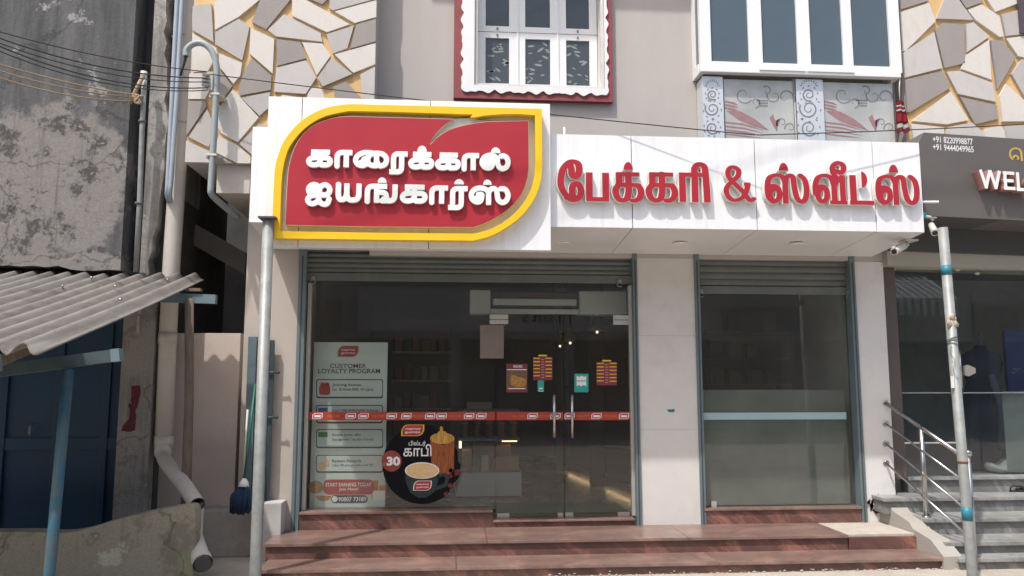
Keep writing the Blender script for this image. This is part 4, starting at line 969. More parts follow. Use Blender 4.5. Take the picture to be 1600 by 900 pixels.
for g, bx, f in red:
    hw, kx = .0195*f, .60
    gs, bs = (g, bx) if isinstance(g, tuple) else ((g,), (bx,))
    m = MB()
    for gg, b in zip(gs, bs): glyph(m, gg, b, RYF, hw, kx, RYF, Y2-.006, 0, 0, 0)
    lt = link('letter', m, mat('cream_letter_box', (.66, .62, .57), .5, var=.04), fa)
    m = MB()
    for gg, b in zip(gs, bs): glyph(m, gg, b, RYF, hw, kx, RYF-.003, RYF-.0005, .0030, 0, 0)
    link('letter_face', m, RED, lt)

# ------------------------------------------------------------------ old soot-blackened building on the left
ob = thing('old_building', 'soot blackened old building with peeling plaster and a dark blue door', 'building', (-4.5, 6.85, 0))
OX = XP(204, 150, 6.85)
m = MB(); zb = ZP(100, 417, 6.85)
rnd = random.Random(2)
OC = (-9+OX)/2; pcen = A(70, 285, 6.85)
OLD_A = old_wall('soot_black_plaster', (.082, .082, .083), (.265, .248, .236), (.36, .35, .335), streak=(4, 4, .5), worn=.36, blob=(pcen.x-OC, pcen.z-zb+.03, .72))
low = [(-9+k*(OX+9)/60, zb + rnd.uniform(-.012, .012) - (.03 if k > 55 else 0)) for k in range(61)]
m.prism_xz([[(-9, 8.0)] + low + [(OX, 8.0)]], 6.85, 7.4); link('wall', m, OLD_A, ob)
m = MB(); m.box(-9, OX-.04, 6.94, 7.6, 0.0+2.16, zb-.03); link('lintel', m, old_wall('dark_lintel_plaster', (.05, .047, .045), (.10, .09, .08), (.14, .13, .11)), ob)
px0, px1, px2, px3 = OX+.001, XP(235, 150, 7.0), XP(260, 150, 7.0), XP(276, 150, 7.0)
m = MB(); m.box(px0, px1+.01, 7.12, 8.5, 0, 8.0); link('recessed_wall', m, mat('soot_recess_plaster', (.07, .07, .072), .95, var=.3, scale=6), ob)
m = MB()
prof = []
for k in range(60):                                # crumbling edge of the pier
    z = 1.9 + k*.105; prof.append((px2 + .03*math.sin(z*2.3) + rnd.uniform(-.02, .02) - .05*max(0, 3.6-z), z))
m.prism_xz([[(px1, 1.9)] + prof + [(px1, prof[-1][1])]], 6.98, 8.0); link('pier', m, OLD_B, ob)
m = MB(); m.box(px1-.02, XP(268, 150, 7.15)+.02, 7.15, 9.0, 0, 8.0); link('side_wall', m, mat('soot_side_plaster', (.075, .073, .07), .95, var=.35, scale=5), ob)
# lower pilaster beside the door with a patch of red paint
q0, q1 = XP(184, 650, 7.0), XP(238, 600, 7.0)
m = MB(); m.box(q0, q1, 7.0, 7.13, 0, 2.2, .01); pi = link('pilaster', m, old_wall('pale_pilaster_plaster', (.20, .19, .18), (.33, .31, .29), (.42, .40, .37), worn=.7), ob)
m = MB(); m.poly_px([(205, 603), (219, 602), (220, 612), (214, 640), (211, 672), (203, 675), (189, 673), (193, 664), (201, 655), (203, 640), (200, 634), (205, 622)], 6.998, .001); link('red_paint_patch', m, mat('flaking_red_paint', (.10, .014, .02), .8, var=.2, dirt=(.35, .33, .30), dirt_amt=.9, dscale=14, dlo=.56, dhi=.62), pi)
m = MB(); m.box(-9, q0-.002, 7.16, 7.22, 0, 2.155); dr = link('door', m, BLUEDOOR, ob)
for xx in (XP(165, 650, 7.15), XP(90, 650, 7.15), XP(5, 650, 7.15), -4.6):
    m = MB(); m.box(xx-.03, xx+.03, 7.135, 7.158, 0, 2.15, .004); link('door_stile', m, BLUEDOOR, dr)
m = MB(); m.box(-9, q0-.004, 7.143, 7.158, .9, 1.0); m.box(-9, q0-.004, 7.143, 7.158, 1.98, 2.08); link('door_rail', m, BLUEDOOR, dr)
m = MB(); p = A(50, 672, 7.13); m.tube([(p.x, 7.13, p.z-.05), (p.x, 7.09, p.z-.03), (p.x, 7.09, p.z+.03), (p.x, 7.13, p.z+.05)], .008, 8); link('door_handle', m, GALV, dr)
# alley closed off by a wall whose colour carries the recess shade, with a stair slab going up
m = MB(); m.box(-3.6, -1.845, 9.6, 9.7, 0, 8.0); al = thing('alley_wall', 'wall toned dark for shade deep inside the alley behind the pink wall', 'wall', (-2.3, 9.6, 0)); link('wall_face', m, mat('alley_shade_plaster', (.10, .10, .10), .95, var=.3, scale=2), al)
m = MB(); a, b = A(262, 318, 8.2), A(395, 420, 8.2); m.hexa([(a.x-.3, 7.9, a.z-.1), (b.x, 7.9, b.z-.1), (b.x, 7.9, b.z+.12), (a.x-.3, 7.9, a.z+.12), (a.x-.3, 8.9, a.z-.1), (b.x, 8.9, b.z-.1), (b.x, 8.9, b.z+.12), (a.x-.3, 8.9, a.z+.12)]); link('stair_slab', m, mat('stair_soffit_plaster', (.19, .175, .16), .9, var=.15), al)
# ------------------------------------------------------------------ corrugated awning on posts
aw = thing('corrugated_awning', 'grey corrugated cement sheet awning projecting over the blue door on timber rafters', 'awning', (-3.3, 5.6, 1.6))
ya, za, yb, zb_ = 6.955, 2.40, 4.28, 1.665
pitch = .146; xe = -2.165
def sheet(x0, x1, ya, za, yb, zb, lift=0):
    m = MB(); nx = int((x1-x0)/pitch*10); ny = 10; top = []; bot = []
    rnd = random.Random(int(x0*100))
    for j in range(ny+1):
        f = j/ny; rt = []; rb = []
        for i in range(nx+1):
            x = x1-(x1-x0)*i/nx; w = .031*math.cos(2*math.pi*(x1-x)/pitch + math.pi*.9)
            z = za+(zb-za)*f + w + lift - .012*math.sin(math.pi*f); y = ya+(yb-ya)*f + (rnd.uniform(-.012, .012) if j == ny else 0)
            rt.append(m.bm.verts.new((x, y, z))); rb.append(m.bm.verts.new((x, y, z-.008)))
        top.append(rt); bot.append(rb)
    for j in range(ny):
        for i in range(nx):
            f1 = m.face([top[j][i], top[j+1][i], top[j+1][i+1], top[j][i+1]]); f2 = m.face([bot[j][i], bot[j][i+1], bot[j+1][i+1], bot[j+1][i]])
            f1.smooth = f2.smooth = True
    for j in range(ny):
        m.face([top[j][0], bot[j][0], bot[j+1][0], top[j+1][0]]); m.face([top[j][nx], top[j+1][nx], bot[j+1][nx], bot[j][nx]])
    for i in range(nx):
        m.face([top[0][i], top[0][i+1], bot[0][i+1], bot[0][i]]); m.face([top[ny][i], bot[ny][i], bot[ny][i+1], top[ny][i+1]])
    return m
link('roof_sheet', sheet(xe-.95, xe, ya, za, yb, zb_), ASB, aw)
link('roof_sheet', sheet(xe-1.93, xe-.88, ya, za, yb+.02, zb_, .012), ASB, aw)
link('roof_sheet', sheet(xe-3.0, xe-1.86, ya, za, yb, zb_, .001), ASB, aw)
sl = (za-zb_)/(ya-yb)
def zu(y): return zb_+(y-yb)*sl-.037
for x in (xe-.22, xe-1.3, xe-2.5):
    m = MB(); m.beam((x, yb+.02, zu(yb+.02)-.04), (x, 6.9, zu(6.9)-.04), .055, .06); rfo = link('rafter', m, TIMBER, aw)  # rafter body set dark to carry the shade under the sheet
    m = MB(); m.beam((x, yb-.03, zu(yb-.03)-.045), (x, yb+.019, zu(yb+.019)-.045), .075, .085); link('lit_toned_end', m, PALEBLUE, rfo)  # paler end piece: light on the end face put into the colour
m = MB(); p, q = A(40, 574, 4.75), A(176, 556, 4.75); m.beam(p+(p-q)*1.5, q, .06, .07); pu = link('purlin', m, mat('shade_toned_blue_paint', (.045, .07, .08), .8, var=.3, scale=8), aw)  # beam colour darkened to stand for the sheet's shade
m = MB(); d_ = (q-p).normalized(); m.beam(q+d_*.0005, q+d_*.05, .063, .074); link('lit_toned_end', m, PALEBLUE, pu)  # paler tip paints the light on the beam's end
m = MB(); p, q = A(200, 463, 6.62), A(338, 468, 6.62); m.beam(p+(p-q)*2, q, .06, .075); link('purlin', m, PALEBLUE, aw)
m = MB(); p = A(303, 453, 6.60); m.beam((p.x-.06, 6.60, p.z), (p.x+.06, 6.60, p.z), .06, .025); link('timber_block', m, TIMBER, aw)
for x, y, f in ((180, 447, 0), (262, 437, 0), (188, 468, 0), (98, 447, 0), (143, 434, 0)):
    m = MB(); d = ray(x, y); 
    t_ = (zb_+.03-yb*sl-CZ)/(d.z-d.y*sl); p = Vector((0, 0, CZ))+d*t_; m.ball((p.x, p.y, p.z), .012, sub=1); link('roof_bolt', m, STEEL, aw)
m = MB(); a, b = A(107, 577, 4.72), A(77, 898, 4.72); dd = (a-b)/(a.z-b.z); m.tube([b-dd*b.z, b, a], .031, 14); link('blue_post', m, BLUEPOLE, aw)
m = MB(); a, b = A(296, 466, 6.54), A(290, 793, 6.54); m.tube([(b.x-.03, 6.54, 0), (b.x, 6.54, b.z), ((a.x+b.x)/2+.012, 6.54, (a.z+b.z)/2), (a.x, 6.54, a.z-.002)], [.040, .040, .036, .035], 9); link('timber_post', m, TIMBER, aw)
# mossy low wall
lw = [(-60, 832), (40, 831), (95, 833), (130, 828), (170, 816), (215, 804), (255, 796), (283, 791), (296, 790), (303, 794), (305, 806)]
m = MB(); tp = [(p.x, p.z) for p in (A(x, y, 5.92) for x, y in spline(lw, 5))]
m.prism_xz([[(-6, tp[0][1])] + tp + [(tp[-1][0]+.005, 0), (-6, 0)]], 5.92, 6.06)
tag(link('low_wall', m, MOSS), 'low mossy plastered wall with a rising rounded top in front of the blue door', 'wall')

# ------------------------------------------------------------------ pink wall, gate, mop
pk = thing('pink_wall', 'short pinkish beige wall with a bare cement foot beside the bakery gate', 'wall', (-2.3, 7.4, 0))
w0, w1 = XP(240, 560, 7.26), XP(373, 600, 7.26)
m = MB(); m.box(w0, w1, 7.26, 7.50, .05, ZP(310, 520.5, 7.26), .004); wf = link('wall_face', m, PINK, pk)
m = MB(); m.box(XP(308, 800, 7.02), XP(432, 800, 7.02), 7.02, 7.258, 0, ZP(370, 797, 7.02), .012); link('cement_foot', m, CEMENT, pk)
m = MB(); p = A(376, 652, 7.40); m.box(w1+.0005, w1+.002, 7.335, 7.475, p.z-.09, p.z+.105); nb = link('notice', m, PAPER, pk)
for dz in (.06, .02, -.02, -.05): q = MB(); q.box(w1+.0022, w1+.0026, 7.35, 7.46, p.z+dz, p.z+dz+.012); link('printed_line', q, P_DARK, nb)
gt = thing('side_gate', 'dark metal lattice gate standing open beside the pink wall', 'gate', (-1.7, 6.99, .35))
gx0, gx1, gz0, gz1 = XP(384, 650, 6.99), XP(425, 650, 6.99), ZP(400, 790, 6.99), ZP(400, 526, 6.99)
m = MB(); m.box(gx0, gx0+.075, 6.97, 7.01, gz0, gz1, .004); link('gate_post', m, mat('pale_blue_gate_post', (.10, .145, .165), .5, dirt=(.05, .06, .065), dirt_amt=.8, dscale=5), gt)
m = MB(); m.box(gx0+.077, gx1, 6.985, 6.995, gz0, gz1-.03); link('gate_sheet', m, GATE, gt)
m = MB(); m.box(gx1-.03, gx1+.005, 6.968, 6.984, gz0+.01, gz1-.05); link('gate_stile', m, GATE, gt)
for k in range(7):
    z = gz0+.12+k*(gz1-gz0-.2)/6; m = MB(); m.box(gx0+.08, gx1-.035, 6.972, 6.984, z, z+.02); link('gate_bar', m, GATE, gt)
for k in range(6):
    z = gz0+.13+k*(gz1-gz0-.2)/6; m = MB(); m.beam((gx0+.085, 6.965, z), (gx1-.04, 6.965, z+.2), .006, .012); link('gate_lattice', m, GATE, gt)
for z in (ZP(400, 652, 6.99), ZP(400, 582, 6.99)):
    m = MB(); m.tube([(gx1-.05, 6.95, z), (gx1+.05, 6.95, z)], .009, 8); m.ball((gx1+.05, 6.95, z), .016, sub=1); link('gate_bolt', m, GATE, gt)
mp_ = thing('mop', 'navy blue yarn mop leaning head down with a green and white handle', 'mop', (-1.72, 6.80, .35))
a, b = A(381, 757, 6.78), A(399, 600, 6.9)
m = MB(); m.tube([a, b], .011, 10); link('handle', m, GREENP, mp_)
m = MB(); d = (b-a).normalized(); m.tube([a-d*.02, a+d*.02, a+d*.05], [.045, .035, .013], 12); link('collar', m, P_WHITE, mp_)
m = MB(); rnd = random.Random(8)
c = A(378, 787, 6.78)
for k in range(70):
    an = rnd.uniform(0, 6.283); rr = math.sqrt(rnd.random())*.085
    e = Vector((c.x-.01+rr*math.cos(an)*1.05, c.y+rr*math.sin(an)*.5-.01, c.z-.075+rnd.uniform(-.025, .03)+rr*.25)); s0 = a + Vector((rnd.uniform(-.03, .03), rnd.uniform(-.02, .02), -.015))
    mid = s0.lerp(e, .5) + Vector((rr*math.cos(an)*.45, rr*math.sin(an)*.3-.01, .022)); m.tube([s0, mid, e], [.012, .016, .011], 6)
link('mop_head', m, BLUECLOTH, mp_)
m = MB(); a2, b2 = A(387, 640, 7.0-.06), A(380, 742, 7.0-.06); m.tube([a2, b2], .009, 8)
tag(link('broom_stick', m, mat('pale_stick', (.62, .58, .50), .7)), 'thin pale stick standing against the gate above the mop', 'stick')

# ------------------------------------------------------------------ pipes and conduits
dp = thing('drain_pipe', 'thick beige drain pipe down the wall corner, kinked right at its foot', 'pipe', (-2.4, 6.95, .4))
PYY = 7.065
pts = [A(297.5, -120, PYY), A(297, 0, PYY), A(283, 192, PYY), A(268.5, 400, PYY), A(262.5, 520, PYY), A(256, 690, PYY)]
pts = [Vector((pts[0].x, PYY, 8))] + pts[1:]
low = spline([tuple(A(256, 690, PYY)), tuple(A(255, 712, 7.0)), tuple(A(264, 728, 6.75)), tuple(A(287, 757, 6.42)), tuple(A(308, 789, 6.15))], 6)
m = MB(); m.tube(pts, .074, 20); link('upper_pipe', m, PVC, dp)
m = MB(); m.tube(low, [.070]*6+[.058]*(len(low)-6), 18, hollow=True); link('outlet', m, PVC, dp)
m = MB(); m.tube([Vector(low[-1])-Vector((.012, -.035, .018))*.3, Vector(low[-1])-(Vector(low[-1])-Vector(low[-2])).normalized()*.01], .050, 18); link('pipe_mouth', m, DARK, dp)
for x, y in ((262, 528), (256, 690)):
    p = A(x, y, PYY); m = MB(); m.tube([(p.x, PYY, p.z-.05), (p.x, PYY, p.z+.05)], .079, 20); link('pipe_collar', m, PVC, dp)
for x, y in ((290, 58), (283, 192)):
    p = A(x, y, PYY); m = MB(); m.tube([(p.x, PYY, p.z-.010), (p.x, PYY, p.z+.010)], .078, 20); m.box(p.x+.07, p.x+.13, PYY-.02, PYY+.02, p.z-.010, p.z+.010); m.box(p.x-.12, p.x-.07, PYY-.012, PYY+.012, p.z-.008, p.z+.008); link('pipe_clamp', m, PVC, dp)
op = thing('outlet_pipe', 'open ended beige pipe stub pointing at the street beside the low mossy wall', 'pipe', (-1.83, 6.0, .1))
e, s0 = A(317, 881, 5.80), A(303, 838, 6.25)
ax = (e-s0).normalized()
m = MB(); m.tube([s0-Vector((0, 0, -.25)), s0, e], .062, 20, hollow=True); link('pipe_body', m, PVC, op)
m = MB(); m.tube([e-ax*.09, e-ax*.004], .064, 20, hollow=True); m.tube([e-ax*.03, e+ax*.001], .0535, 20); link('pipe_mouth', m, [DARK], op)
m = MB(); m.tube([e-ax*.10, e+ax*.002], .068, 24, cap=False); m.tube([e+ax*.002, e-ax*.05], .056, 24, cap=False); link('socket', m, PVC, op)
for dx, lab in ((0, 'thin blue grey conduit nearer the soot black corner'), (7.5, 'thin blue grey conduit squeezed beside the beige drain pipe')):
    Yc = 6.92; p = [A(277+dx, 0, Yc), A(269+dx, 150, Yc), A(262+dx*.6, 290, Yc)]
    p0 = [Vector((p[0].x, Yc, 8))] + p + [A(261+dx*.5, 303, Yc), A(263+dx*.4, 312, Yc+.06), A(266+dx*.4, 318, Yc+.3)]
    m = MB(); m.tube(p0, .021, 12); tag(link('conduit_pipe', m, CONDBLUE), lab, 'conduit', 'blue grey conduits')
gn = thing('gooseneck_conduit', 'grey gooseneck conduit hooped over at the top beside the relief wall', 'conduit', (-2.1, 6.6, 3.0))
Yg = 6.62
gp = [(291, 88), (291, 79), (298, 71), (309, 67), (321, 70), (331, 80), (337, 95), (339, 115)]
pts = spline([tuple(A(x, y, Yg)) for x, y in gp], 5) + [tuple(A(335, 200, Yg)), tuple(A(330, 285, Yg))] + spline([tuple(A(329.5, 296, Yg)), tuple(A(331, 304, Yg+.02)), tuple(A(345, 318, Yg+.15)), tuple(A(372, 340, Yg+.4))], 4)
m = MB(); m.tube(pts, .027, 14); link('tube', m, CONDUIT, gn)
m = MB(); m.tube([A(291, 84, Yg), A(290, 90, Yg), A(286, 104, Yg), A(282, 118, Yg)], [.02, .014, .012, .010], 8); link('cable_tail', m, WIRE, gn)
for x, y in ((336, 148), (331.5, 243)):
    p = A(x, y, Yg); m = MB(); m.box(p.x-.04, p.x+.045, Yg-.029, Yg+.03, p.z-.009, p.z+.009, .003); m.box(p.x-.06, p.x+.06, Yg+.031, 6.775, p.z-.009, p.z+.009); link('clamp', m, CAMW, gn)
m = MB(); p = A(328, 116, Yg-.05)
for k in range(4): m.tube([(p.x-.015+.004*k, Yg-.03, p.z-.03*k), (p.x-.055, Yg-.07, p.z-.012-.03*k)], .014, 8)
m.box(p.x-.03, p.x+.02, Yg-.035, Yg-.028, p.z-.13, p.z+.03); link('insulator_rack', m, mat('dull_white_porcelain', (.45, .43, .40), .4), gn)
oc = thing('rusty_conduit', 'weathered grey conduit tied with a clump of old rope on the old building', 'conduit', (-2.7, 6.8, 2.5))
pts = [A(226, 118, 6.86), A(222, 200, 6.86), A(218, 320, 6.86), A(212, 425, 6.86)]
m = MB(); m.tube(pts, .022, 12); link('tube', m, GALV, oc)
m = MB(); p = A(225, 112, 6.86); m.tube([(p.x, 6.86, p.z-.06), (p.x, 6.86, p.z)], .028, 12); link('cap', m, CAMW, oc)
for x, y in ((222, 190), (217, 318)):
    p = A(x, y, 6.86); m = MB(); m.tube([(p.x, 6.86, p.z-.01), (p.x, 6.86, p.z+.01)], .032, 12); link('joint_ring', m, TIMBER, oc)
m = MB(); rnd = random.Random(6); c = A(214, 155, 6.82)
for k in range(9):
    p = [c + Vector((rnd.uniform(-.05, .05), rnd.uniform(-.03, .0), rnd.uniform(-.04, .04))) for _ in range(5)]; m.tube(spline([tuple(q) for q in p], 4), .010, 6)
m.tube([A(223, 120, 6.81), A(213, 140, 6.80), A(203, 162, 6.81)], .018, 6); link('rope_knot', m, JUTE, oc)

def cable(name, a, b, drop, r, mt, label, group=None):
    m = MB(); m.tube(sag(a, b, drop), r, 6); return tag(link(name, m, mt), label, 'cable', group)
lab = 'thin black overhead cable in the bundle running to the gooseneck conduit'
for k, (ya_, yb_, dr) in enumerate(((38, 112, .05), (45, 122, .09), (52, 128, .10), (55, 137, .12), (63, 141, .12))):
    cable('service_cable', A(-40, ya_, 5.6), A(324, yb_, Yg-.06), dr, .0042+.001*(k % 2), WIRE, lab, 'black cables to the gooseneck')
lab = 'tan cable strung from the left to the rope clump on the old building'
for k, (ya_, yb_) in enumerate(((88, 148), (98, 152), (108, 158))):
    cable('tan_cable', A(-40, ya_, 5.9), A(208, yb_, 6.80), .03+.015*k, .006, JUTE, lab, 'tan cables to the rope clump')
cable('street_cable', A(328, 116, Yg-.06), A(1180, 211, 6.02), .02, .0045, WIRE, 'thin black cable crossing in front of the yellow framed signboard')
cable('street_cable', A(1182, 211, 6.02), A(1640, 192, 6.2), .01, .0045, WIRE, 'thin black cable running right above the red letter fascia')
s1, s2 = A(1290, 218, Y2), A(865, 336, Y2); sd = SUN_D/SUN_D.y
cable('overhead_cable', s1-sd*1.3+(s1-s2)*2.5, s2-sd*1.3-(s1-s2)*2.5, .02, .009, WIRE, 'overhead cable above the street whose shadow crosses the white fascia')
m = MB(); p = A(880.5, 210, 6.5); m.tube([(p.x, 6.45, 3.45), (p.x, 6.45, A(880, 199, 6.45).z)], .009, 8); tag(link('cable_peg', m, P_WHITE), 'small white peg sticking up behind the fascia top beside the main sign', 'peg')

# ------------------------------------------------------------------ the two leaning steel poles
pa = thing('steel_pole', 'galvanised steel pole with a flat cap plate standing in front of the main signboard', 'pole', (-1.42, 6.03, 0), 'galvanised poles')
Yp = 6.02
a, b = A(419.5, 343, Yp), A(399, 898, Yp); dd = (a-b)/(a.z-b.z)
m = MB(); m.tube([b-dd*b.z, b, a], .043, 20); link('shaft', m, GALV, pa)
m = MB(); m.box(a.x-.065, a.x+.065, Yp-.065, Yp+.065, a.z+.0005, a.z+.014); link('cap_plate', m, mat('rusted_plate', (.10, .085, .075), .8), pa)
pb = thing('steel_pole', 'leaning galvanised steel pole with blue tape bands in front of the grey steps', 'pole', (3.94, 5.84, 0), 'galvanised poles')
Yp = 5.84
a, b = A(1473, 356, Yp), A(1519, 895, Yp); dd = (a-b)/(a.z-b.z); b0 = b-dd*b.z
m = MB(); m.tube([b0, b, a], .037, 20); link('shaft', m, GALV, pb)
for y0, y1 in ((415, 430), (792, 813)):
    f = lambda y: b0 + dd*A(1500, y, Yp).z
    m = MB(); m.tube([f(y1), f(y0)], .0385, 20); link('tape_band', m, BLUETAPE, pb)
f = lambda y: b0 + dd*A(1490, y, Yp).z
m = MB(); rnd = random.Random(12)
for k in range(12):
    p = f(500) + Vector((rnd.uniform(-.035, .038), -.036+rnd.uniform(0, .015), rnd.uniform(-.05, .05))); m.ball(p, rnd.uniform(.010, .024), sub=1, sc=(1, .4, 1.3))
link('torn_sticker', m, mat('torn_brown_sticker', (.42, .34, .25), .9, var=.3, scale=30), pb)
m = MB()
for k in range(3):
    p = f(528+k*5); m.tube([p + Vector((.041*math.cos(t), .041*math.sin(t), .012*math.sin(t*1.5+k))) for t in [2*math.pi*j/20 for j in range(21)]], .0022, 5)
p = f(540); m.tube(spline([tuple(p+Vector(v)) for v in ((-.03, -.035, 0), (-.05, -.04, -.06), (-.02, -.045, -.12), (-.035, -.04, -.2), (.0, -.045, -.26))], 5), .0022, 5); link('tie_wire', m, mat('green_tie_wire', (.06, .14, .12), .6), pb)
m = MB(); p = f(597); m.box(p.x-.058, p.x-.034, Yp-.030, Yp-.026, p.z-.045, p.z+.045); link('white_label', m, PAPER, pb)
m = MB(); p = f(722); m.tube([p-Vector((0, 0, .008)), p+Vector((0, 0, .008))], .0395, 20); link('rust_ring', m, mat('rust', (.16, .07, .03), .9), pb)

# ------------------------------------------------------------------ neighbouring shop on the right
nb_ = thing('neighbour_shop', 'dark fronted neighbouring shop with a tinted glass front under a brown sign', 'shop', (6.5, 7.2, 0))
def npart(name, mb, mats, parent=None, label=None):
    o = link(name, mb, mats, parent or nb_)
    if label: o['label'] = label
    return o
NX0 = pr1+.031
m = MB(); m.box(NX0, 9.5, 6.98, 7.35, ZP(1480, 420, 7.15)+.002, 2.96); npart('lintel', m, BEIGE)
m = MB(); a = A(1450, 347, 6.5); m.box(NX0+.005, 9.5, 6.47, 6.978, 2.93, 2.96); npart('soffit', m, NDARK)
m = MB(); m.box(NX0+.001, 9.5, 6.94, 6.979, ZP(1480, 393, 6.95), 2.928); npart('soffit_trim', m, NDARK)
m = MB(); p = AZ(1577, 369, 2.925); m.lathe((p.x, p.y, 2.922), [(.05, 0), (.055, .004), (.055, .007)], 20); dl = npart('downlight', m, mat('white_downlight', (.80, .79, .76), .4))
NG = 7.22; gz0, gz1 = ZP(1500, 742, NG), ZP(1480, 420, 7.15)+.01
fx0, fx1 = XP(1388, 600, 7.1), XP(1399, 560, 7.1)
m = MB(); m.box(max(fx0, NX0)+.002, fx1+.045, 7.10, 7.26, gz0-.02, gz1-.014, .004); npart('door_frame', m, NFRAME)
gd = XP(1526, 600, NG)
m = MB(); m.box(fx1+.047, gd-.004, NG, NG+.010, gz0, gz1-.013); npart('glass_pane', m, NGLASS)
m = MB(); m.box(gd+.004, 9.4, NG, NG+.010, gz0, gz1-.013); gdr = npart('glass_door', m, NGLASS)
m = MB(); m.box(fx1+.05, 9.4, NG-.0022, NG-.0008, ZP(1480, 614.5, NG), ZP(1480, 613, NG)); npart('film_edge', m, mat('pale_film_line', (.35, .38, .38), .5))
m = MB(); p0, p1 = A(1508, 586, NG-.03), A(1524, 572, NG-.03); m.prism_xz([[(p0.x, p0.z), (p0.x+.04, p0.z-.012), (p1.x, p0.z+.02), (p1.x, p1.z-.02), (p0.x+.04, p1.z+.012), (p0.x, p1.z)]], NG-.03, NG-.003); npart('door_lock', m, mat('beige_lock_plate', (.45, .43, .38), .5), gdr)
m = MB(); x = XP(1501, 580, NG-.05); m.tube([(x, NG-.05, ZP(1500, 606, NG)), (x, NG-.05, ZP(1500, 548, NG))], .011, 10); 
for y in (600, 555): m.tube([(x, NG-.05, ZP(1500, y, NG)), (x, NG-.001, ZP(1500, y, NG))], .008, 8)
npart('handle', m, STEEL, gdr)
m = MB(); m.box(XP(1570, 660, NG), 9.3, NG+.0105, NG+.0125, gz0+.02, ZP(1585, 611, NG)); npart('frosted_film', m, glass('pale_frosted_film', (.6, .63, .62), film=.75, film_col=(.36, .40, .39), rough=.3), gdr)
m = MB(); p = A(1437, 423, NG-.01)
for x, y in ((1395, 421), (1496, 421), (1527, 427)):
    p = A(x, y, NG-.012); m = MB(); m.ball((p.x, p.y, p.z), .028, sub=1, sc=(1.1, .5, .7)); npart('glass_fixing', m, CAMW)
# shell behind
m = MB(); m.box(NX0, 9.5, 7.36, 11, gz0-.06, gz0-.02); npart('interior_floor', m, mat('neighbour_floor_tile', (.45, .45, .44), .35))
m = MB(); m.box(NX0, 9.5, 11.0, 11.1, gz0, 3.4); m.box(NX0, 4.30, 8.21, 11.0, gz0, 3.4); m.box(9.5, 9.6, 7.36, 11, gz0, 3.4); npart('interior_wall', m, mat('neighbour_interior_wall', (.50, .49, .46), .8))
m = MB(); m.box(NX0, 9.5, 7.36, 11, 2.97, 3.05); npart('ceiling', m, mat('interior_ceiling', (.16, .15, .14), .8))
m = MB(); m.box(NX0, 9.5, 7.262, 7.36, -.02, gz0-.03); npart('base_wall', m, CEMENT)
nd = thing('navy_gown', 'long dark navy gown hanging behind the neighbouring shop glass', 'clothing', (4.95, 7.7, gz0-.02))
m = MB(); p = A(1548, 735, 7.75); prof = [(.30, 0), (.29, .2), (.25, .5), (.20, .75), (.16, .9), (.22, 1.08), (.20, 1.18), (.07, 1.24), (.06, 1.27)]
n_ = 40; rings = []
for r, z in prof:
    rings.append([m.bm.verts.new((p.x+r*(1+.08*math.sin(7*t)*(1.25-z))*math.cos(t), 7.78+.6*r*(1+.08*math.sin(7*t)*(1.25-z))*math.sin(t), gz0-.02+z)) for t in [2*math.pi*k/n_ for k in range(n_)]])
for a, b in zip(rings, rings[1:]):
    for k in range(n_): m.face([a[k], a[(k+1) % n_], b[(k+1) % n_], b[k]]).smooth = True
m.face(rings[-1]); m.face(rings[0][::-1]); link('gown', m, NAVY, nd)
m = MB(); m.tube(spline([(p.x-.02, 7.62, gz0+.95), (p.x+.05, 7.60, gz0+.6), (p.x+.02, 7.60, gz0+.2)], 6), [.035]*13, 8); m.tube([(p.x, 7.78, gz0+1.24), (p.x, 7.78, gz0+1.4)], .012, 8); link('sash', m, mat('pale_navy_sash', (.08, .10, .14), .7), nd)
m = MB(); a, b = A(1576, 612, 7.9), A(1640, 516, 7.9); m.box(a.x, b.x, 7.9, 7.94, a.z, b.z, .004); bb = link('blue_board', m, NBLUE)
tag(bb, 'bright blue display board behind the neighbouring shop glass', 'board')
m = MB(); rnd = random.Random(21)
for k in range(10): 
    x, y = rnd.uniform(1578, 1600), rnd.uniform(575, 583); m.rect_px(x, y, x+rnd.uniform(1.5, 5), y+rnd.uniform(1, 3), 7.898)
link('lettering_smear', m, mat('board_print', (.30, .33, .34), .6), bb)
m = MB(); c = A(1566, 738, 7.5)
t = bmesh.new(); bmesh.ops.create_icosphere(t, subdivisions=3, radius=1)
for v in t.verts: v.co = Vector((c.x+v.co.x*.17, 7.5+v.co.y*.12, gz0-.02+max(0, (v.co.z*.5+.5))*.11*(1+.3*math.sin(v.co.x*5))))
m.add(t); tag(link('cloth_bag', m, mat('pale_bag_cloth', (.45, .46, .46), .8, var=.1)), 'pale cloth bag slumped on the floor behind the neighbouring shop glass', 'bag')

ns = thing('neighbour_signboard', 'brown grey signboard with white phone numbers and raised white welcome lettering', 'signboard', (6.5, 6.6, 2.96))
NY = 6.45
def pre(x, y):                                      # the frontage recedes: author the box where the turned panel will carry it
    X_ = XP(x, y, NY); f_ = (NY+.12*(X_-4.2))/NY; return (706+(x-706)*f_, 591+(y-591)*f_)
x0 = XP(1437, 270, NY)+.01; zt = ZP(1437, 207, NY); zb = ZP(1500, 338, NY)
m = MB(); m.prism_xz([[(x0-.01, zt-.10), (x0+.05, zt), (9.5, zt+.015), (9.5, zb-.02), (x0+.01, zb), (x0+.005, zb+.1)]], NY, 6.93); link('panel', m, NSIGN, ns)
for txt, y0, y1, xr in (('+91 8220998877', 213.7, 219.9, 1526), ('+91 9444049965', 225.7, 231.9, 1527.5)):
    m = MB(); m.text_px(txt, 1458.5, y0, xr, y1+2.0, NY-.002, bold=.012); link('phone_lettering', m, mat('white_vinyl', (.80, .80, .80), .5), ns)
m = MB(); m.text_px('ெவ', *pre(1577, 231), *pre(1625, 252.5), NY-.003, bold=.02); link('gold_lettering', m, GOLDL, ns)
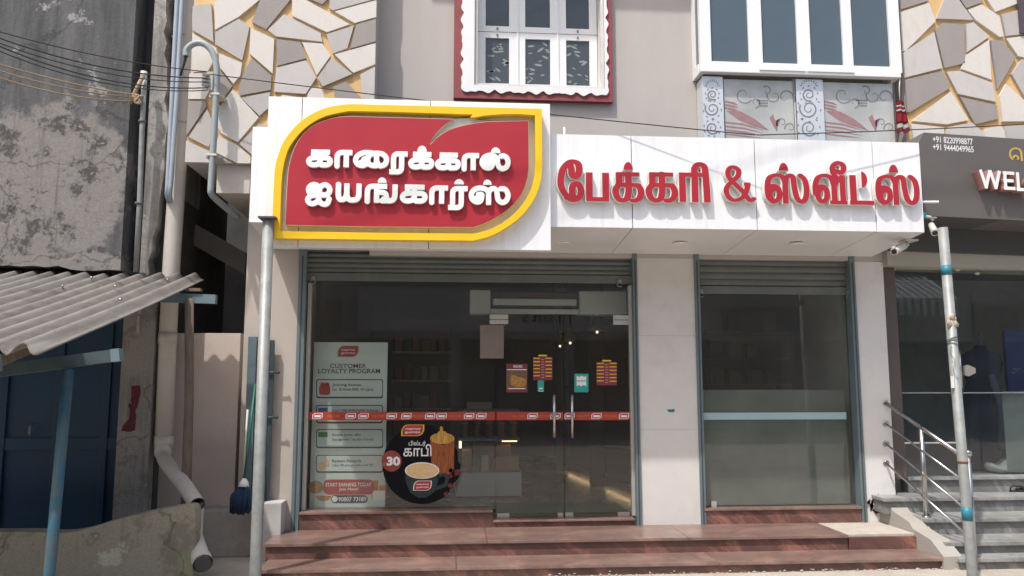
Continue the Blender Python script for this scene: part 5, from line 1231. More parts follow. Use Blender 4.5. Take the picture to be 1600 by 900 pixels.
for g, bx in (('W', (1530, 266, 1564, 295)), ('E', (1568, 268, 1584, 297)), ('L', (1588, 269.5, 1603, 299)), ('C', (1606, 271, 1630, 301))):
    bx = (*pre(bx[0], bx[1]), *pre(bx[2], bx[3])); m = MB(); glyph(m, g, bx, NY-.09, .0145, .95, NY-.09, NY-.002, 0, 0, 1); link('letter', m, [LETTERW, REDSIDE], ns)

for o_ in list(ns.children) + [c_ for c_ in nb_.children if c_.name.split('.')[0] in ('lintel', 'soffit', 'soffit_trim', 'downlight')]:   # this frontage is turned a little away
    if o_.parent == nb_ or o_.parent == ns:
        for v_ in o_.data.vertices: v_.co.y += .12*(v_.co.x + o_['_w'][0] - 4.2)
# grey granite steps of the neighbour
n2 = thing('neighbour_steps', 'four grey granite steps climbing to the neighbouring shop', 'steps', (6.5, 6.6, 0))
gs = [(6.10, 1500, 873, XP(1500, 880, 6.1)), (6.24, 1477, 848, XP(1477, 850, 6.24)), (6.54, 1448, 811, XP(1448, 811, 6.54)), (6.84, 1420, 778, XP(1381, 775, 6.84))]
zz = [ZP(x, y, Y) for Y, x, y, _ in gs]
for i, (Y, x, y, xl) in enumerate(gs):
    z0 = -.02 if i == 0 else zz[i-1]-.01
    m = MB(); m.box(xl+.02, 9.5, Y+.028, 7.262, z0, zz[i]-.032); link('riser', m, GRAN_G, n2)
    m = MB(); m.box(xl, 9.5, Y, gs[i+1][0]+.06 if i < 3 else 7.262, zz[i]-.0315, zz[i], .004); link('tread', m, GRAN_GT, n2)
m = MB(); xs0 = XP(1421, 760, 7.12); m.box(xs0, 9.5, 7.135, 7.2615, zz[3]-.003, gz0-.032); link('riser', m, GRAN_G, n2)
m = MB(); m.box(xs0-.01, 9.5, 7.105, 7.2615, gz0-.0315, gz0-.001, .003); link('tread', m, GRAN_GT, n2)
m = MB()                                           # stepped plaster cheek on the left
ck = [(1381, 783, 6.9), (1398, 800, 6.75), (1416, 812, 6.65), (1428, 822, 6.5), (1447, 838, 6.4), (1477, 858, 6.2), (1480, 880, 6.2)]
m.prism_yz([(7.045, 0), (6.14, 0), (6.14, .10), (6.24, .16), (6.3, .20), (6.54, .24), (6.6, .29), (6.84, .34), (6.9, .40), (7.045, .42)], xr3+.004, XP(1448, 811, 6.54)+.03)
link('plaster_cheek', m, mat('grey_plaster', (.36, .335, .305), .9, var=.1, scale=4, bump=.2, dirt=(.30, .27, .23), dirt_amt=.6, dscale=4), n2)
m = MB(); c = AZ(1590, 768, zz[3])
m.prism_xy([(c.x+.10*math.cos(t)*(1.0), c.y+.045*math.sin(t)*(1.2 if math.cos(t) > 0 else .9)) for t in [2*math.pi*k/20 for k in range(20)]], zz[3]+.001, zz[3]+.014)
t = bmesh.new(); bmesh.ops.create_icosphere(t, subdivisions=2, radius=1)
for v in t.verts: v.co = Vector((c.x+.03+v.co.x*.068, c.y+v.co.y*.042, zz[3]+.014+max(0, v.co.z)*.045)); 
m.add(t); m.tube(spline([(c.x-.09, c.y-.03, zz[3]+.014), (c.x-.085, c.y-.035, zz[3]+.05), (c.x-.02, c.y-.042, zz[3]+.055), (c.x+.03, c.y-.04, zz[3]+.03)], 5), .007, 6)
tag(link('shoe', m, SHOE), 'black leather shoe left on the top grey granite step', 'shoe')
# steel railing
rl = thing('steel_railing', 'sloping steel railing of four bars beside the grey granite steps', 'railing', (4.1, 6.5, .3))
for i, (ys, ye) in enumerate(((630, 719), (662, 757), (693, 799), (723, 838))):
    a = A(1384, ys, YF-.001); b = A(1513, ye, 6.12)
    m = MB(); m.tube([a, b], .017 if i == 0 else .0095, 14); link('rail_bar' if i else 'handrail', m, STEEL, rl)
    m = MB(); m.tube([a, a+(b-a).normalized()*.012], .03, 14); link('wall_flange', m, STEEL, rl)
ta, tb = A(1384, 630, YF-.001), A(1513, 719, 6.12)
mid = ta.lerp(tb, (YF-6.62)/(YF-6.12)); m = MB(); m.tube([(mid.x, mid.y, zz[2]), (mid.x, mid.y, mid.z-.012)], .02, 14); m.tube([(mid.x, mid.y, zz[2]+.0005), (mid.x, mid.y, zz[2]+.012)], .038, 16); link('post', m, STEEL, rl)
m = MB(); m.tube([(tb.x, tb.y-.0, .0), (tb.x, tb.y, tb.z+.03)], .02, 14); link('post', m, STEEL, rl)
m = MB(); m.ball((tb.x, tb.y, tb.z+.055), .031, sub=3); link('ball_finial', m, STEEL, rl)

# ------------------------------------------------------------------ cameras, stub pipe, hanging cloth
cv = thing('security_camera', 'off white bullet security camera hanging under the fascia corner', 'camera', (3.6, 6.4, 2.6))
base = A(1419, 372, 6.45)
m = MB(); m.box(base.x-.055, base.x+.055, 6.40, 6.50, base.z-.025, fzb-.03, .008); m.tube([(base.x-.02, 6.45, base.z-.02), (base.x-.02, 6.43, base.z-.07)], .014, 8); link('mount', m, CAMW, cv)
a, b = A(1413, 384, 6.42), A(1397, 393, 6.25)
d = (b-a).normalized(); m = MB(); m.tube([a-d*.03, a, b], [.024, .031, .031], 16); cb_ = link('body', m, CAMW, cv)
m = MB(); m.tube([b+d*.0005, b+d*.003], .023, 16); link('lens', m, LENS, cb_)
m = MB(); m.tube([b+d*.004-d*.05+Vector((0, 0, .033)), b+d*.04+Vector((0, 0, .034))], .012, 4); link('sun_visor', m, CAMW, cb_)
cv2 = thing('security_camera', 'small beige security camera bracketed to the fascia end above the leaning pole', 'camera', (4.0, 6.3, 2.75))
p = A(1455, 345, 6.33); m = MB(); m.tube(spline([(fxr+.001, 6.33, p.z+.03), (p.x-.02, 6.33, p.z+.035), (p.x, 6.31, p.z+.0)], 5), .013, 8); m.box(p.x-.04, p.x+.035, 6.30, 6.34, p.z+.018, p.z+.030, .003); link('bracket', m, CAMW, cv2)
a, b = A(1455, 351, 6.31), A(1461, 364, 6.22); m = MB(); d = (b-a).normalized(); m.tube([a, b], [.024, .032], 14); c2 = link('body', m, CAMW, cv2)
m = MB(); m.tube([b+d*.0005, b+d*.003], .022, 14); link('lens', m, LENS, c2)
m = MB(); m.box(fxr+.0005, fxr+.05, 6.24, 6.27, A(1447, 341, 6.25).z, A(1447, 332, 6.25).z, .003); tag(link('junction_box', m, BLUETAPE), 'small blue junction box on the fascia end beside the camera', 'box')
m = MB(); p = A(1441, 316, 6.26); m.tube([(fxr-.0, 6.26, p.z), (A(1464, 317, 6.26).x, 6.24, p.z)], .011, 10, hollow=True); tag(link('stub_pipe', m, P_WHITE), 'short white pipe stub poking from the right fascia end', 'pipe')
cl = thing('hanging_cloth', 'red and white striped cloth hanging off the balcony rail', 'cloth', (4.25, 6.9, 3.6))
Yc = 6.825; nU, nV = 14, 22
L0, R0, L1, R1 = A(1400, 157, Yc), A(1412, 158, Yc), A(1403, 208, Yc), A(1421, 206, Yc)
for k, (v0, v1, mm) in enumerate(((0, .13, CLOTHR), (.13, .19, CLOTHW), (.19, .26, CLOTHR), (.26, .33, CLOTHW), (.33, .72, CLOTHR), (.72, .87, CLOTHW), (.87, 1, CLOTHR))):
    m = MB(); rows = []
    for j in range(5):
        v = v0+(v1-v0)*j/4; row = []
        for i in range(nU+1):
            u = i/nU; q = L0.lerp(R0, u).lerp(L1.lerp(R1, u), v); row.append(m.bm.verts.new((q.x, q.y+.014*math.sin(u*9+v*2), q.z+.008*math.sin(u*7)*v)))
        rows.append(row)
    for a, b in zip(rows, rows[1:]):
        for i in range(nU): m.face([a[i], a[i+1], b[i+1], b[i]]).smooth = True
    bmesh.ops.solidify(m.bm, geom=list(m.bm.faces), thickness=.004)
    link('cloth_stripe', m, mm, cl)
m = MB(); m.tube([A(1406, 122, Yc), A(1405, 140, Yc), A(1406, 157, Yc)], .004, 6); link('hanging_cord', m, P_WHITE, cl)

# ------------------------------------------------------------------ things on the shop glass
def logo(name, cx, cy, w, h, Y, parent, rim=P_YEL):
    """the leaf-shaped shop emblem, small"""
    def leaf(s, dy=0): 
        a, b = w/2*s, h/2*s
        return [(cx-a, cy+b)] + [(cx-a+.62*a*(1-math.cos(R(t))), cy-b+1.3*b*(1-math.sin(R(t)))) for t in range(0, 91, 15)] + [(cx+a, cy-b)] + [(cx+a-.62*a*(1-math.cos(R(t))), cy+b-1.3*b*(1-math.sin(R(t)))) for t in range(0, 91, 15)]
    m = MB(); m.poly_px(leaf(1), Y); lg = link(name, m, rim, parent)
    m = MB(); m.poly_px(leaf(.90), Y-.0012); link('emblem_face', m, P_RED, lg)
    m = MB(); m.text_px('காைரக்கால்', cx-w*.33, cy-h*.24, cx+w*.33, cy-h*.0, Y-.0024, bold=.03); m.text_px('ஐயங்கார்ஸ்', cx-w*.33, cy+h*.05, cx+w*.33, cy+h*.30, Y-.0024, bold=.03); link('emblem_lettering', m, P_WHITE, lg)
    return lg
# roll-up banner standing inside
bn = thing('roll_up_banner', 'pale customer loyalty program banner standing inside the left shop window', 'banner', (-1.0, 7.24, .25))
BYY = 7.26
m = MB(); a, b = A(483, 800, BYY), A(606, 535, BYY); m.box(a.x, b.x, BYY, BYY+.004, .275, b.z); link('panel', m, P_BANNER, bn)
m = MB(); m.box(a.x-.015, b.x+.015, BYY-.05, BYY+.06, .251, .274, .006); link('base', m, GALV, bn)
q = BYY-.0015
def bp(x, y): return (480+x*130/433, 530+y*130/433)      # banner crop coordinates -> photo pixels
def brect(mb, x0, y0, x1, y1, Y): mb.rect_px(*bp(x0, y0), *bp(x1, y1), Y)
def btxt(mb, s, x0, y0, x1, y1, Y, b=.0): mb.text_px(s, *bp(x0, y0), *bp(x1, y1), Y, bold=b)
logo('emblem', *bp(213, 63), 110*.3, 58*.3, q, bn, rim=P_ORANGE)
m = MB(); btxt(m, 'CUSTOMER', 118, 128, 308, 150, q, .012); link('red_heading', m, mat('print_dull_red', (.22, .05, .06), .5), bn)
m = MB(); btxt(m, 'LOYALTY PROGRAM', 57, 154, 380, 178, q, .012); link('heading', m, P_DARK, bn)
rows = [(208, 302, 'Joining bonus', 'Get  25 Points FREE  On signup', P_RED), (342, 432, 'Every 1000 PURCHASE 10 Points', 'on every bill', P_BLUE), (468, 562, 'Double points offer', 'Shop again within 7 days (Earn 2X points)', P_GREEN), (602, 690, 'Redeem Rewards', 'Collect 1000 points get another month FREE', P_CREMA)]
for y0, y1, s1_, s2_, cm in rows:
    m = MB(); m.rr_px(*bp(46, y0), *bp(395, y1+6), 4, q); fr = link('offer_frame', m, P_DARK, bn)
    m = MB(); m.rr_px(*bp(51, y0+5), *bp(391, y1-3), 3.3, q-.0012); link('offer_field', m, P_BANNER, fr)
    m = MB(); btxt(m, s1_, 130, y0+22, 280 if len(s1_) < 25 else 370, y0+40, q-.0024, .01); btxt(m, s2_, 130, y0+46, 345, y0+64, q-.0024, .008); link('offer_lettering', m, P_DARK, fr)
    m = MB()
    if cm is P_RED: m.rr_px(*bp(62, y0+30), *bp(120, y0+82), 4, q-.0024); m.ell_px(*bp(80, y0+26), 4, 2.5, q-.0024, n=12); m.ell_px(*bp(103, y0+26), 4, 2.5, q-.0024, n=12)
    elif cm is P_CREMA: m.poly_px([bp(55, y0+45), bp(108, y0+22), bp(118, y0+55), bp(64, y0+82)], q-.0024)
    else: brect(m, 58, y0+15, 106, y0+42, q-.0024)
    ic = link('offer_icon', m, cm, fr)
m = MB(); m.rr_px(*bp(85, 730), *bp(348, 808), 8, q-.0012); rb = link('red_bubble', m, P_RED, bn)
m = MB(); btxt(m, 'START EARNING TODAY', 95, 746, 335, 768, q-.0024, .012); btxt(m, 'Join Now!', 165, 772, 265, 792, q-.0024, .012); link('bubble_lettering', m, P_WHITE, rb)
m = MB(); m.rr_px(*bp(124, 812), *bp(315, 852), 5.5, q-.0012); nbn = link('phone_pill', m, P_NAVY, bn)
m = MB(); btxt(m, '90807 73189', 162, 820, 308, 845, q-.0024, .015); m.ell_px(*bp(143, 832), 4.6, 4.6, q-.0024, n=20); link('phone_lettering', m, P_WHITE, nbn)
m = MB(); btxt(m, 'for details contact any store manager', 60, 868, 410, 884, q, .004); link('small_lettering', m, mat('print_grey', (.30, .31, .32), .5), bn)
m = MB(); m.ell_px(*bp(45, 770), 12, 10, q, n=24); link('snack_picture', m, P_FOOD, bn)
m = MB(); m.ell_px(*bp(85, 815), 12, 8, q-.0006, n=24, a0=0, a1=180); link('snack_picture', m, P_FOOD, bn)
m = MB(); brect(m, 335, 735, 370, 835, q); brect(m, 375, 760, 410, 830, q-.0006); link('gift_picture', m, P_ORANGE, bn)
m = MB(); brect(m, 340, 788, 405, 838, q-.0012); link('gift_picture', m, P_WHITE, bn)

# red printed tape across fixed pane and doors
TY = GY-.0022
for k, (a, b, lab) in enumerate(((476.5, 774, 'long red printed safety tape across the fixed shop pane'), (776, 880, 'red printed safety tape across the left glass door'), (882, 985, 'red printed safety tape across the right glass door'))):
    m = MB(); m.rect_px(a, 643.5, b, 656.5, TY, .0008); tp_ = tag(link('safety_tape', m, P_TAPE), lab, 'tape')
    for cx in (496, 548, 568, 612, 635, 672, 690, 733, 752, 782, 832, 868, 890, 932, 975):
        if a+6 < cx < b-6:
            m = MB(); lf = lambda s: [(cx-8*s, 650+4.6*s), (cx-8*s, 649-1*s), (cx-4*s, 650-4.6*s), (cx+8*s, 650-4.6*s), (cx+8*s, 651+1*s), (cx+4*s, 650+4.6*s)]
            o_, i_ = [[(p.x, p.z) for p in (A(*q_, TY-.001) for q_ in lf(s))] for s in (1, .84)]
            m.prism_xz([o_, i_], TY-.001, TY-.0004); m.rect_px(cx-5, 648.6, cx+5, 652, TY-.001); link('tape_emblem', m, P_WHITE, tp_)
    for cx in (521, 591, 652, 711, 809, 850, 911, 954):
        if a+8 < cx < b-8:
            m = MB(); m.text_px('WELCOME', cx-10, 648, cx+10, 652.5, TY-.001, bold=.02); link('tape_lettering', m, P_ORANGE, tp_)
# round filter coffee sticker
cs_ = thing('coffee_sticker', 'round black filter coffee sticker with a brass filter and a price of 30', 'sticker', (-.42, 7.137, .45))
SYY = TY
def kp(x, y): return (470+x*270/838, 520+y*270/838)
m = MB(); rnd = random.Random(4)
pts = []
for k in range(72):
    t = R(k*5); r = 61.5 if not (-75 < ((k*5+180) % 360)-180 < 50) else 61.5 - rnd.uniform(0, 5)
    pts.append((659+r*.98*math.cos(t)*1.02, 726+r*math.sin(t)*1.0))
m.poly_px(pts, SYY); link('disc', m, P_BLACK, cs_)
L1 = SYY-.0010; L2 = SYY-.0020; L3 = SYY-.0030; L4 = SYY-.0040
m = MB(); m.poly_px([kp(628, 520), kp(634, 660), kp(640, 690), kp(720, 690), kp(742, 660), kp(745, 515), kp(690, 545)], L1); fb = link('brass_filter', m, P_COPPER, cs_)
m = MB(); m.ell_px(*kp(686, 512), 19, 8.8, L2, n=30); m.poly_px([kp(655, 500), kp(668, 478), kp(700, 476), kp(718, 498)], L2-.0006); m.ell_px(*kp(682, 468), 2.6, 5, L2-.0012, n=14); link('filter_lid', m, P_BRASS, fb)
m = MB(); rnd = random.Random(3)
for k in range(20):
    x, y = rnd.uniform(690, 775), rnd.uniform(660, 800); 
    if math.hypot(kp(x, y)[0]-659, kp(x, y)[1]-726) < 58: m.poly_px([kp(x, y), kp(x+18, y-9), kp(x+24, y+6), kp(x+6, y+14)], L1-.0003*(k % 3))
link('red_blocks', m, mat('print_dark_red', (.16, .02, .015), .5, var=.5, scale=20), cs_)
m = MB(); m.poly_px([kp(505, 660), kp(508, 720), kp(530, 775), kp(570, 800), kp(610, 798), kp(650, 770), kp(668, 710), kp(670, 660)], L2); m.poly_px([kp(660, 690), kp(700, 678), kp(722, 700), kp(708, 745), kp(655, 765), kp(658, 745), kp(695, 730), kp(702, 705), kp(690, 694), kp(664, 706)], L2); cup = link('cup', m, P_CUP, cs_)
m = MB(); m.ell_px(*kp(588, 668), 26.8, 13, L3, n=40); link('cup_rim', m, P_WHITE, cup)
m = MB(); m.ell_px(*kp(588, 669), 25, 11.6, L4, n=40); link('coffee_foam', m, P_CREMA, cup)
m = MB(); m.ell_px(*kp(440, 622), 15.6, 16.5, L1, n=36); pc = link('price_disc', m, mat('print_brick_red', (.26, .045, .035), .5), cs_)
m = MB(); m.text_px('30', *kp(416, 600), *kp(482, 645), L2, bold=.045); link('price_lettering', m, P_WHITE, pc)
m = MB(); m.text_px('₹', *kp(400, 628), *kp(412, 648), L2, bold=.01); link('rupee_sign', m, P_ORANGE, pc)
m = MB(); m.text_px('பில்டர்', *kp(523, 523), *kp(606, 552), L2, bold=.012); m.text_px('காபி', *kp(497, 540), *kp(634, 600), L2, bold=.012); link('tamil_lettering', m, P_WHITE, cs_)
logo('emblem', *kp(543, 473), 36, 18, L2, cs_); logo('emblem', *kp(590, 741), 29, 15.5, L3-.001, cs_, rim=P_WHITE)
# small posters
def poster(px, Y, mt, label, cat='poster', name='poster'):
    m = MB(); m.rect_px(*px, Y, .0008); return tag(link(name, m, mt), label, cat)
PY = TY
po = poster((791, 568.5, 824, 613), PY, P_MAR, 'maroon poster of a plated snack on the left glass door')
m = MB(); m.rect_px(792, 578.5, 823.5, 608, PY-.001); pf = link('picture_field', m, mat('print_brown', (.16, .09, .05), .5, var=.3, scale=30), po)
m = MB(); m.ell_px(810, 597, 13, 8, PY-.002, n=20); m.ell_px(803, 590, 6, 4, PY-.0024, n=14); link('snack_picture', m, P_FOOD, pf)
link('white_rule', MB().rect_px(792, 577, 823.5, 578.2, PY-.001), P_WHITE, po); m = MB(); link('white_rule', MB().rect_px(794, 606.5, 821, 607.8, PY-.0016), P_WHITE, po); m.text_px('KARAIKAL IYENGARS', 802, 570.5, 816, 574.5, PY-.001, bold=.02); link('poster_lettering', m, P_WHITE, po)
for px, lab in (((833, 558, 863, 594), 'maroon and yellow price list on the left glass door'), ((932, 566, 964, 602), 'maroon and yellow price list on the right glass door')):
    po = poster(px, PY, P_MAR, lab, 'price list', 'price_list'); x0, y0, x1, y1 = px; w, h = x1-x0, y1-y0
    m = MB(); m.rect_px(x0+w*.28, y0-3.6, x1-w*.28, y0-1.2, PY)
    for r_ in range(6):
        y = y0 + 1 + r_*h/6.6
        m.rect_px(x0+.5, y, x0+w*.36, y+1.5, PY-.001); m.rect_px(x1-w*.36, y+.6*(r_ > 2), x1-.5, y+1.5+.6*(r_ > 2), PY-.001)
    link('yellow_rows', m, P_YEL, po)
    m = MB()
    for r_ in range(8): y = y0+3+r_*h/9; m.rect_px(x0+w*.42, y, x0+w*.58, y+1.4, PY-.001)
    link('pale_rows', m, mat('print_pink', (.45, .22, .22), .5), po)
po = poster((840, 594.5, 850, 612), PY, P_TEAL, 'narrow teal payment sticker under the price list', 'sticker', 'teal_sticker')
m = MB(); m.rect_px(842, 606, 848, 608, PY-.001); m.rect_px(841, 610.6, 849, 611.6, PY-.001); link('white_print', m, P_WHITE, po)
po = poster((897.5, 584, 919.5, 613), PY, P_TEAL, 'square teal push sign on the right glass door', 'sign', 'door_sign')
m = MB()
for y0, y1, k in ((587, 594.5, 1), (596, 603.5, -1)):
    if k > 0: m.poly_px([(901, y0), (905, y0+2), (909, y0), (913, y0+2), (916, y0), (916, y1), (901, y1)], PY-.001)
    else: m.poly_px([(901, y0), (916, y0), (916, y1), (912, y1-2), (908, y1), (904, y1-2), (901, y1)], PY-.001)
link('white_print', m, P_WHITE, po)
poster((750, 508, 787, 560), GY-.0022, PINKPAPER, 'faded blank paper notice taped at the edge of the fixed pane', 'notice', 'paper_notice')

# ------------------------------------------------------------------ inside the shop
ac = thing('air_curtain', 'long pale air curtain unit mounted above the glass doors', 'air curtain', (.8, 7.5, 2.2))
AYY = 7.42
a, b = A(734, 490, AYY), A(979, 455, AYY)
ix0, ix1 = XP(767, 470, AYY), XP(905, 470, AYY)
m = MB(); m.box(a.x, ix0-.003, AYY, AYY+.2, a.z, b.z, .012); m.box(ix1+.003, b.x, AYY, AYY+.2, a.z, b.z, .012); link('end_housing', m, LAM_W, ac)
m = MB(); m.box(ix0, ix1, AYY+.06, AYY+.2, a.z+.05, b.z-.01, .01); link('intake_recess', m, INT_BROWN, ac)
m = MB(); m.box(ix0, ix1, AYY+.002, AYY+.055, a.z, a.z+.048, .006); m.box(ix0+.02, ix1-.02, AYY+.02, AYY+.055, a.z+.085, a.z+.15, .012); link('blower_drum', m, LAM_W, ac)
co = thing('display_counter', 'low pale fronted counter inside the shop', 'counter', (.35, 8.75, .25))
c0, c1 = A(708, 775, 8.5), A(815, 738, 8.5)
m = MB(); m.hexa([(c0.x+.02, 8.5, .27), (c1.x, 8.5, .27), (c1.x, 8.5, c1.z), (c0.x+.10, 8.5, c1.z), (c0.x+.02, 9.0, .27), (c1.x, 9.0, .27), (c1.x, 9.0, c1.z), (c0.x+.10, 9.0, c1.z)]); link('front_panel', m, LAM_W, co)
m = MB(); m.box(c0.x+.06, c1.x-.03, 8.54, 8.98, .251, .269); link('plinth', m, DARK, co)
m = MB(); m.box(c0.x+.45, c1.x-.02, 8.6, 8.95, c1.z+.001, c1.z+.16, .01); tag(link('bakery_box', m, CARD), 'closed brown cardboard box on the low pale counter', 'box')
sh = thing('display_shelf', 'tall dark display shelf with lit boards behind the low counter', 'shelf', (.45, 9.9, .25))
SYF = 9.9
x0, x1 = XP(716, 700, SYF), XP(812, 700, SYF)
zs = [ZP(760, 732, SYF), ZP(760, 685, SYF), ZP(760, 640, SYF), ZP(760, 628, SYF)]
m = MB(); m.box(x0, x1, SYF+.36, SYF+.40, .25, zs[2]); link('back_board', m, INT_BROWN, sh)
for z in zs[:3]: m = MB(); m.box(x0, x1, SYF, SYF+.358, z-.03, z, .002); link('shelf_board', m, LAM_W, sh)
m = MB(); m.box(x0, x1, SYF+.02, SYF+.358, .25, zs[0]-.032); link('base_cabinet', m, INT_BROWN, sh)
m = MB(); m.box(x1-.22, x1-.03, SYF+.03, SYF+.05, zs[1]-.045, zs[1]-.031); link('led_strip', m, WARM, sh)
m = MB(); m.box(x0+.01, x0+.04, SYF+.03, SYF+.05, zs[1]-.12, zs[1]-.035); link('led_strip', m, WARM, sh)
def jar(r, h):
    m = MB(); m.lathe((0, 0, 0), [(r*.9, 0), (r, .01), (r, h*.72), (r*.75, h*.82)], 14); return m
j0 = thing('snack_jar', 'snack jar with a pale lid standing in a row on the upper lit shelf', 'jar', (0, 0, 0), 'snack jars on the display shelf')
link('jar_body', jar(.05, .21), mat('brown_snack_jar', (.42, .22, .11), .25, var=.3, scale=20), j0)
m = MB(); m.lathe((0, 0, .173), [(.044, 0), (.046, .005), (.046, .03), (.042, .034)], 14); link('jar_lid', m, LAM_W, j0)
spots = [(x0+.08+.155*k, SYF+.10, zs[1]+.001) for k in range(5)]
j0.location = spots[0]
for s_ in spots[1:]: copy_tree(j0, Vector(s_)-Vector(spots[0]))
for k, (xx, w, h, mm, lab) in enumerate(((x0+.05, .12, .22, P_CREMA, 'cream snack packet at the left end of the lower lit shelf'), (x0+.20, .24, .30, CARD, 'orange brown carton at the middle of the lower lit shelf'), (x0+.46, .2, .28, mat('tan_carton', (.34, .16, .06), .7), 'tan carton beside the warm strip light on the lower shelf'))):
    m = MB(); m.box(xx, xx+w, SYF+.06, SYF+.26, zs[0]+.001, zs[0]+h, .006); tag(link('snack_carton', m, mm), lab, 'carton')
m = MB(); m.box(x0+.1, x0+.42, SYF+.05, SYF+.3, zs[2]+.001, zs[2]+.09, .006); tag(link('pale_tray', m, LAM_W), 'pale tray lying on top of the tall display shelf', 'tray')
rnd = random.Random(23)
sk = thing('back_shelf', 'dim stocked shelf in the depth of the shop left of the counter', 'shelf', (-.6, 11.2, .25))
bx0_, bx1_ = XP(612, 560, 11.2), XP(705, 560, 11.2)
m = MB(); m.box(bx0_, bx1_, 11.5, 11.54, .25, 2.4); link('back_board', m, INT_BROWN, sk)
stock = [mat('stock_tan', (.36, .22, .11), .5), mat('stock_red', (.30, .06, .04), .5), mat('stock_cream', (.50, .44, .33), .5), mat('stock_green', (.08, .16, .07), .5)]
for z in (.7, 1.1, 1.5, 1.9):
    m = MB(); m.box(bx0_, bx1_, 11.2, 11.498, z-.03, z, .002); link('shelf_board', m, LAM_W, sk)
    for k in range(6):
        xx = bx0_+.05+k*(bx1_-bx0_-.1)/6; w = rnd.uniform(.08, .12); h = rnd.uniform(.14, .28); m = MB(); m.box(xx, xx+w, 11.26, 11.4, z+.001, z+h, .008)
        tag(link('stock_packet', m, stock[rnd.randrange(4)]), 'small packet stocked on the dim shelf deep in the shop', 'packet', 'packets on the dim back shelf')
for k in range(6):
    xx = XP(724+k*14, 736, 8.7); h = rnd.uniform(.09, .17)
    if k < 4: m = MB(); m.box(xx, xx+.075, 8.62, 8.7, c1.z+.001, c1.z+h, .008); tag(link('counter_packet', m, stock[(k*3) % 4]), 'small snack packet standing in the row on the low pale counter', 'packet', 'packets on the low counter')
# wall racks with warm strip light along the floor on the right
ra, rb_ = Vector((1.557, 10.9, .25)), Vector((1.925, 8.2, .25))
rd = (ra-rb_).normalized(); rn = Vector((rd.y, -rd.x, 0))
for k, (f0, f1, lab) in enumerate(((.0, .40, 'dark wall rack with a glowing foot nearest the glass doors'), (.50, .98, 'dark wall rack with a glowing foot deeper inside the shop'))):
    p0, p1 = rb_.lerp(ra, f0), rb_.lerp(ra, f1)
    rk = thing('wall_rack', lab, 'rack', tuple(p0), 'racks along the shop side wall')
    def bar(q0, q1, d0, d1, z0, z1): return MB().hexa([q0+rn*d0+Vector((0, 0, z0)), q1+rn*d0+Vector((0, 0, z0)), q1+rn*d0+Vector((0, 0, z1)), q0+rn*d0+Vector((0, 0, z1)), q0+rn*d1+Vector((0, 0, z0)), q1+rn*d1+Vector((0, 0, z0)), q1+rn*d1+Vector((0, 0, z1)), q0+rn*d1+Vector((0, 0, z1))])
    link('base_board', bar(p0, p1, -.02, .3, .07, .115), mat('tan_rack_board', (.30, .22, .15), .6), rk)
    link('rack_body', bar(p0, p1, .06, .32, .116, 1.9), INT_BROWN, rk)
    for z in (.45, .8, 1.15, 1.5): link('rack_shelf', bar(p0+rd*.02, p1-rd*.02, -.01, .058, z, z+.02), INT_BROWN, rk)
    link('led_strip', bar(p0+rd*.03, p1-rd*.03, .03, .05, .052, .068), WARM, rk)
for f, lab in ((.455, 'brown pillar between the two wall racks inside the shop'), (1.03, 'brown pillar at the far end of the wall racks inside the shop')):
    p = rb_.lerp(ra, f); m = MB(); m.box(p.x-.09, p.x+.07, p.y-.08, p.y+.08, .251, 2.89, .004); tag(link('inner_pillar', m, INT_BROWN), lab, 'pillar')
m = MB(); q = [AZ(x, y, .258) for x, y in ((738, 801), (985, 801), (962, 786), (760, 786))]; m.prism_xy([(p.x, max(p.y, 7.31)) for p in q], .251, .262); tag(link('door_mat', m, MATGREEN), 'long green mat on the floor just inside the glass doors', 'mat')
for k, (x, y, lab) in enumerate(((875, 541, 'pendant lamp with small warm glow hanging left inside the shop'), (891, 536, 'pendant lamp with small warm glow hanging beside another lamp'), (933, 519, 'pendant lamp with small warm glow hanging highest near the right door'))):
    Yl = 9.2-.5*k; p = A(x, y, Yl); pl = thing('pendant_lamp', lab, 'lamp', tuple(p), 'pendant lamps inside the shop')
    m = MB(); m.tube([(p.x, Yl, p.z+.17), (p.x, Yl, 2.899)], .004, 6); link('cord', m, WIRE, pl)
    m = MB(); m.lathe((p.x, Yl, p.z+.015), [(.10, 0), (.095, .02), (.05, .10), (.02, .155)], 20); link('lamp_shade', m, mat('bronze_shade', (.16, .12, .05), .4, .3), pl)
    m = MB(); m.ball((p.x, Yl, p.z), .015, sub=2); link('bulb', m, MATS.setdefault('bulb', emit('bulb_glow', (1, .85, .6), 1.1)) if 'bulb' not in MATS else MATS['bulb'], pl)
m = MB(); p = A(950, 452.5, 7.9); m.lathe((p.x, 7.9, 2.885), [(.05, 0), (.055, .012)], 18); tag(link('ceiling_light', m, COOL), 'lit round ceiling light behind the door head', 'light')
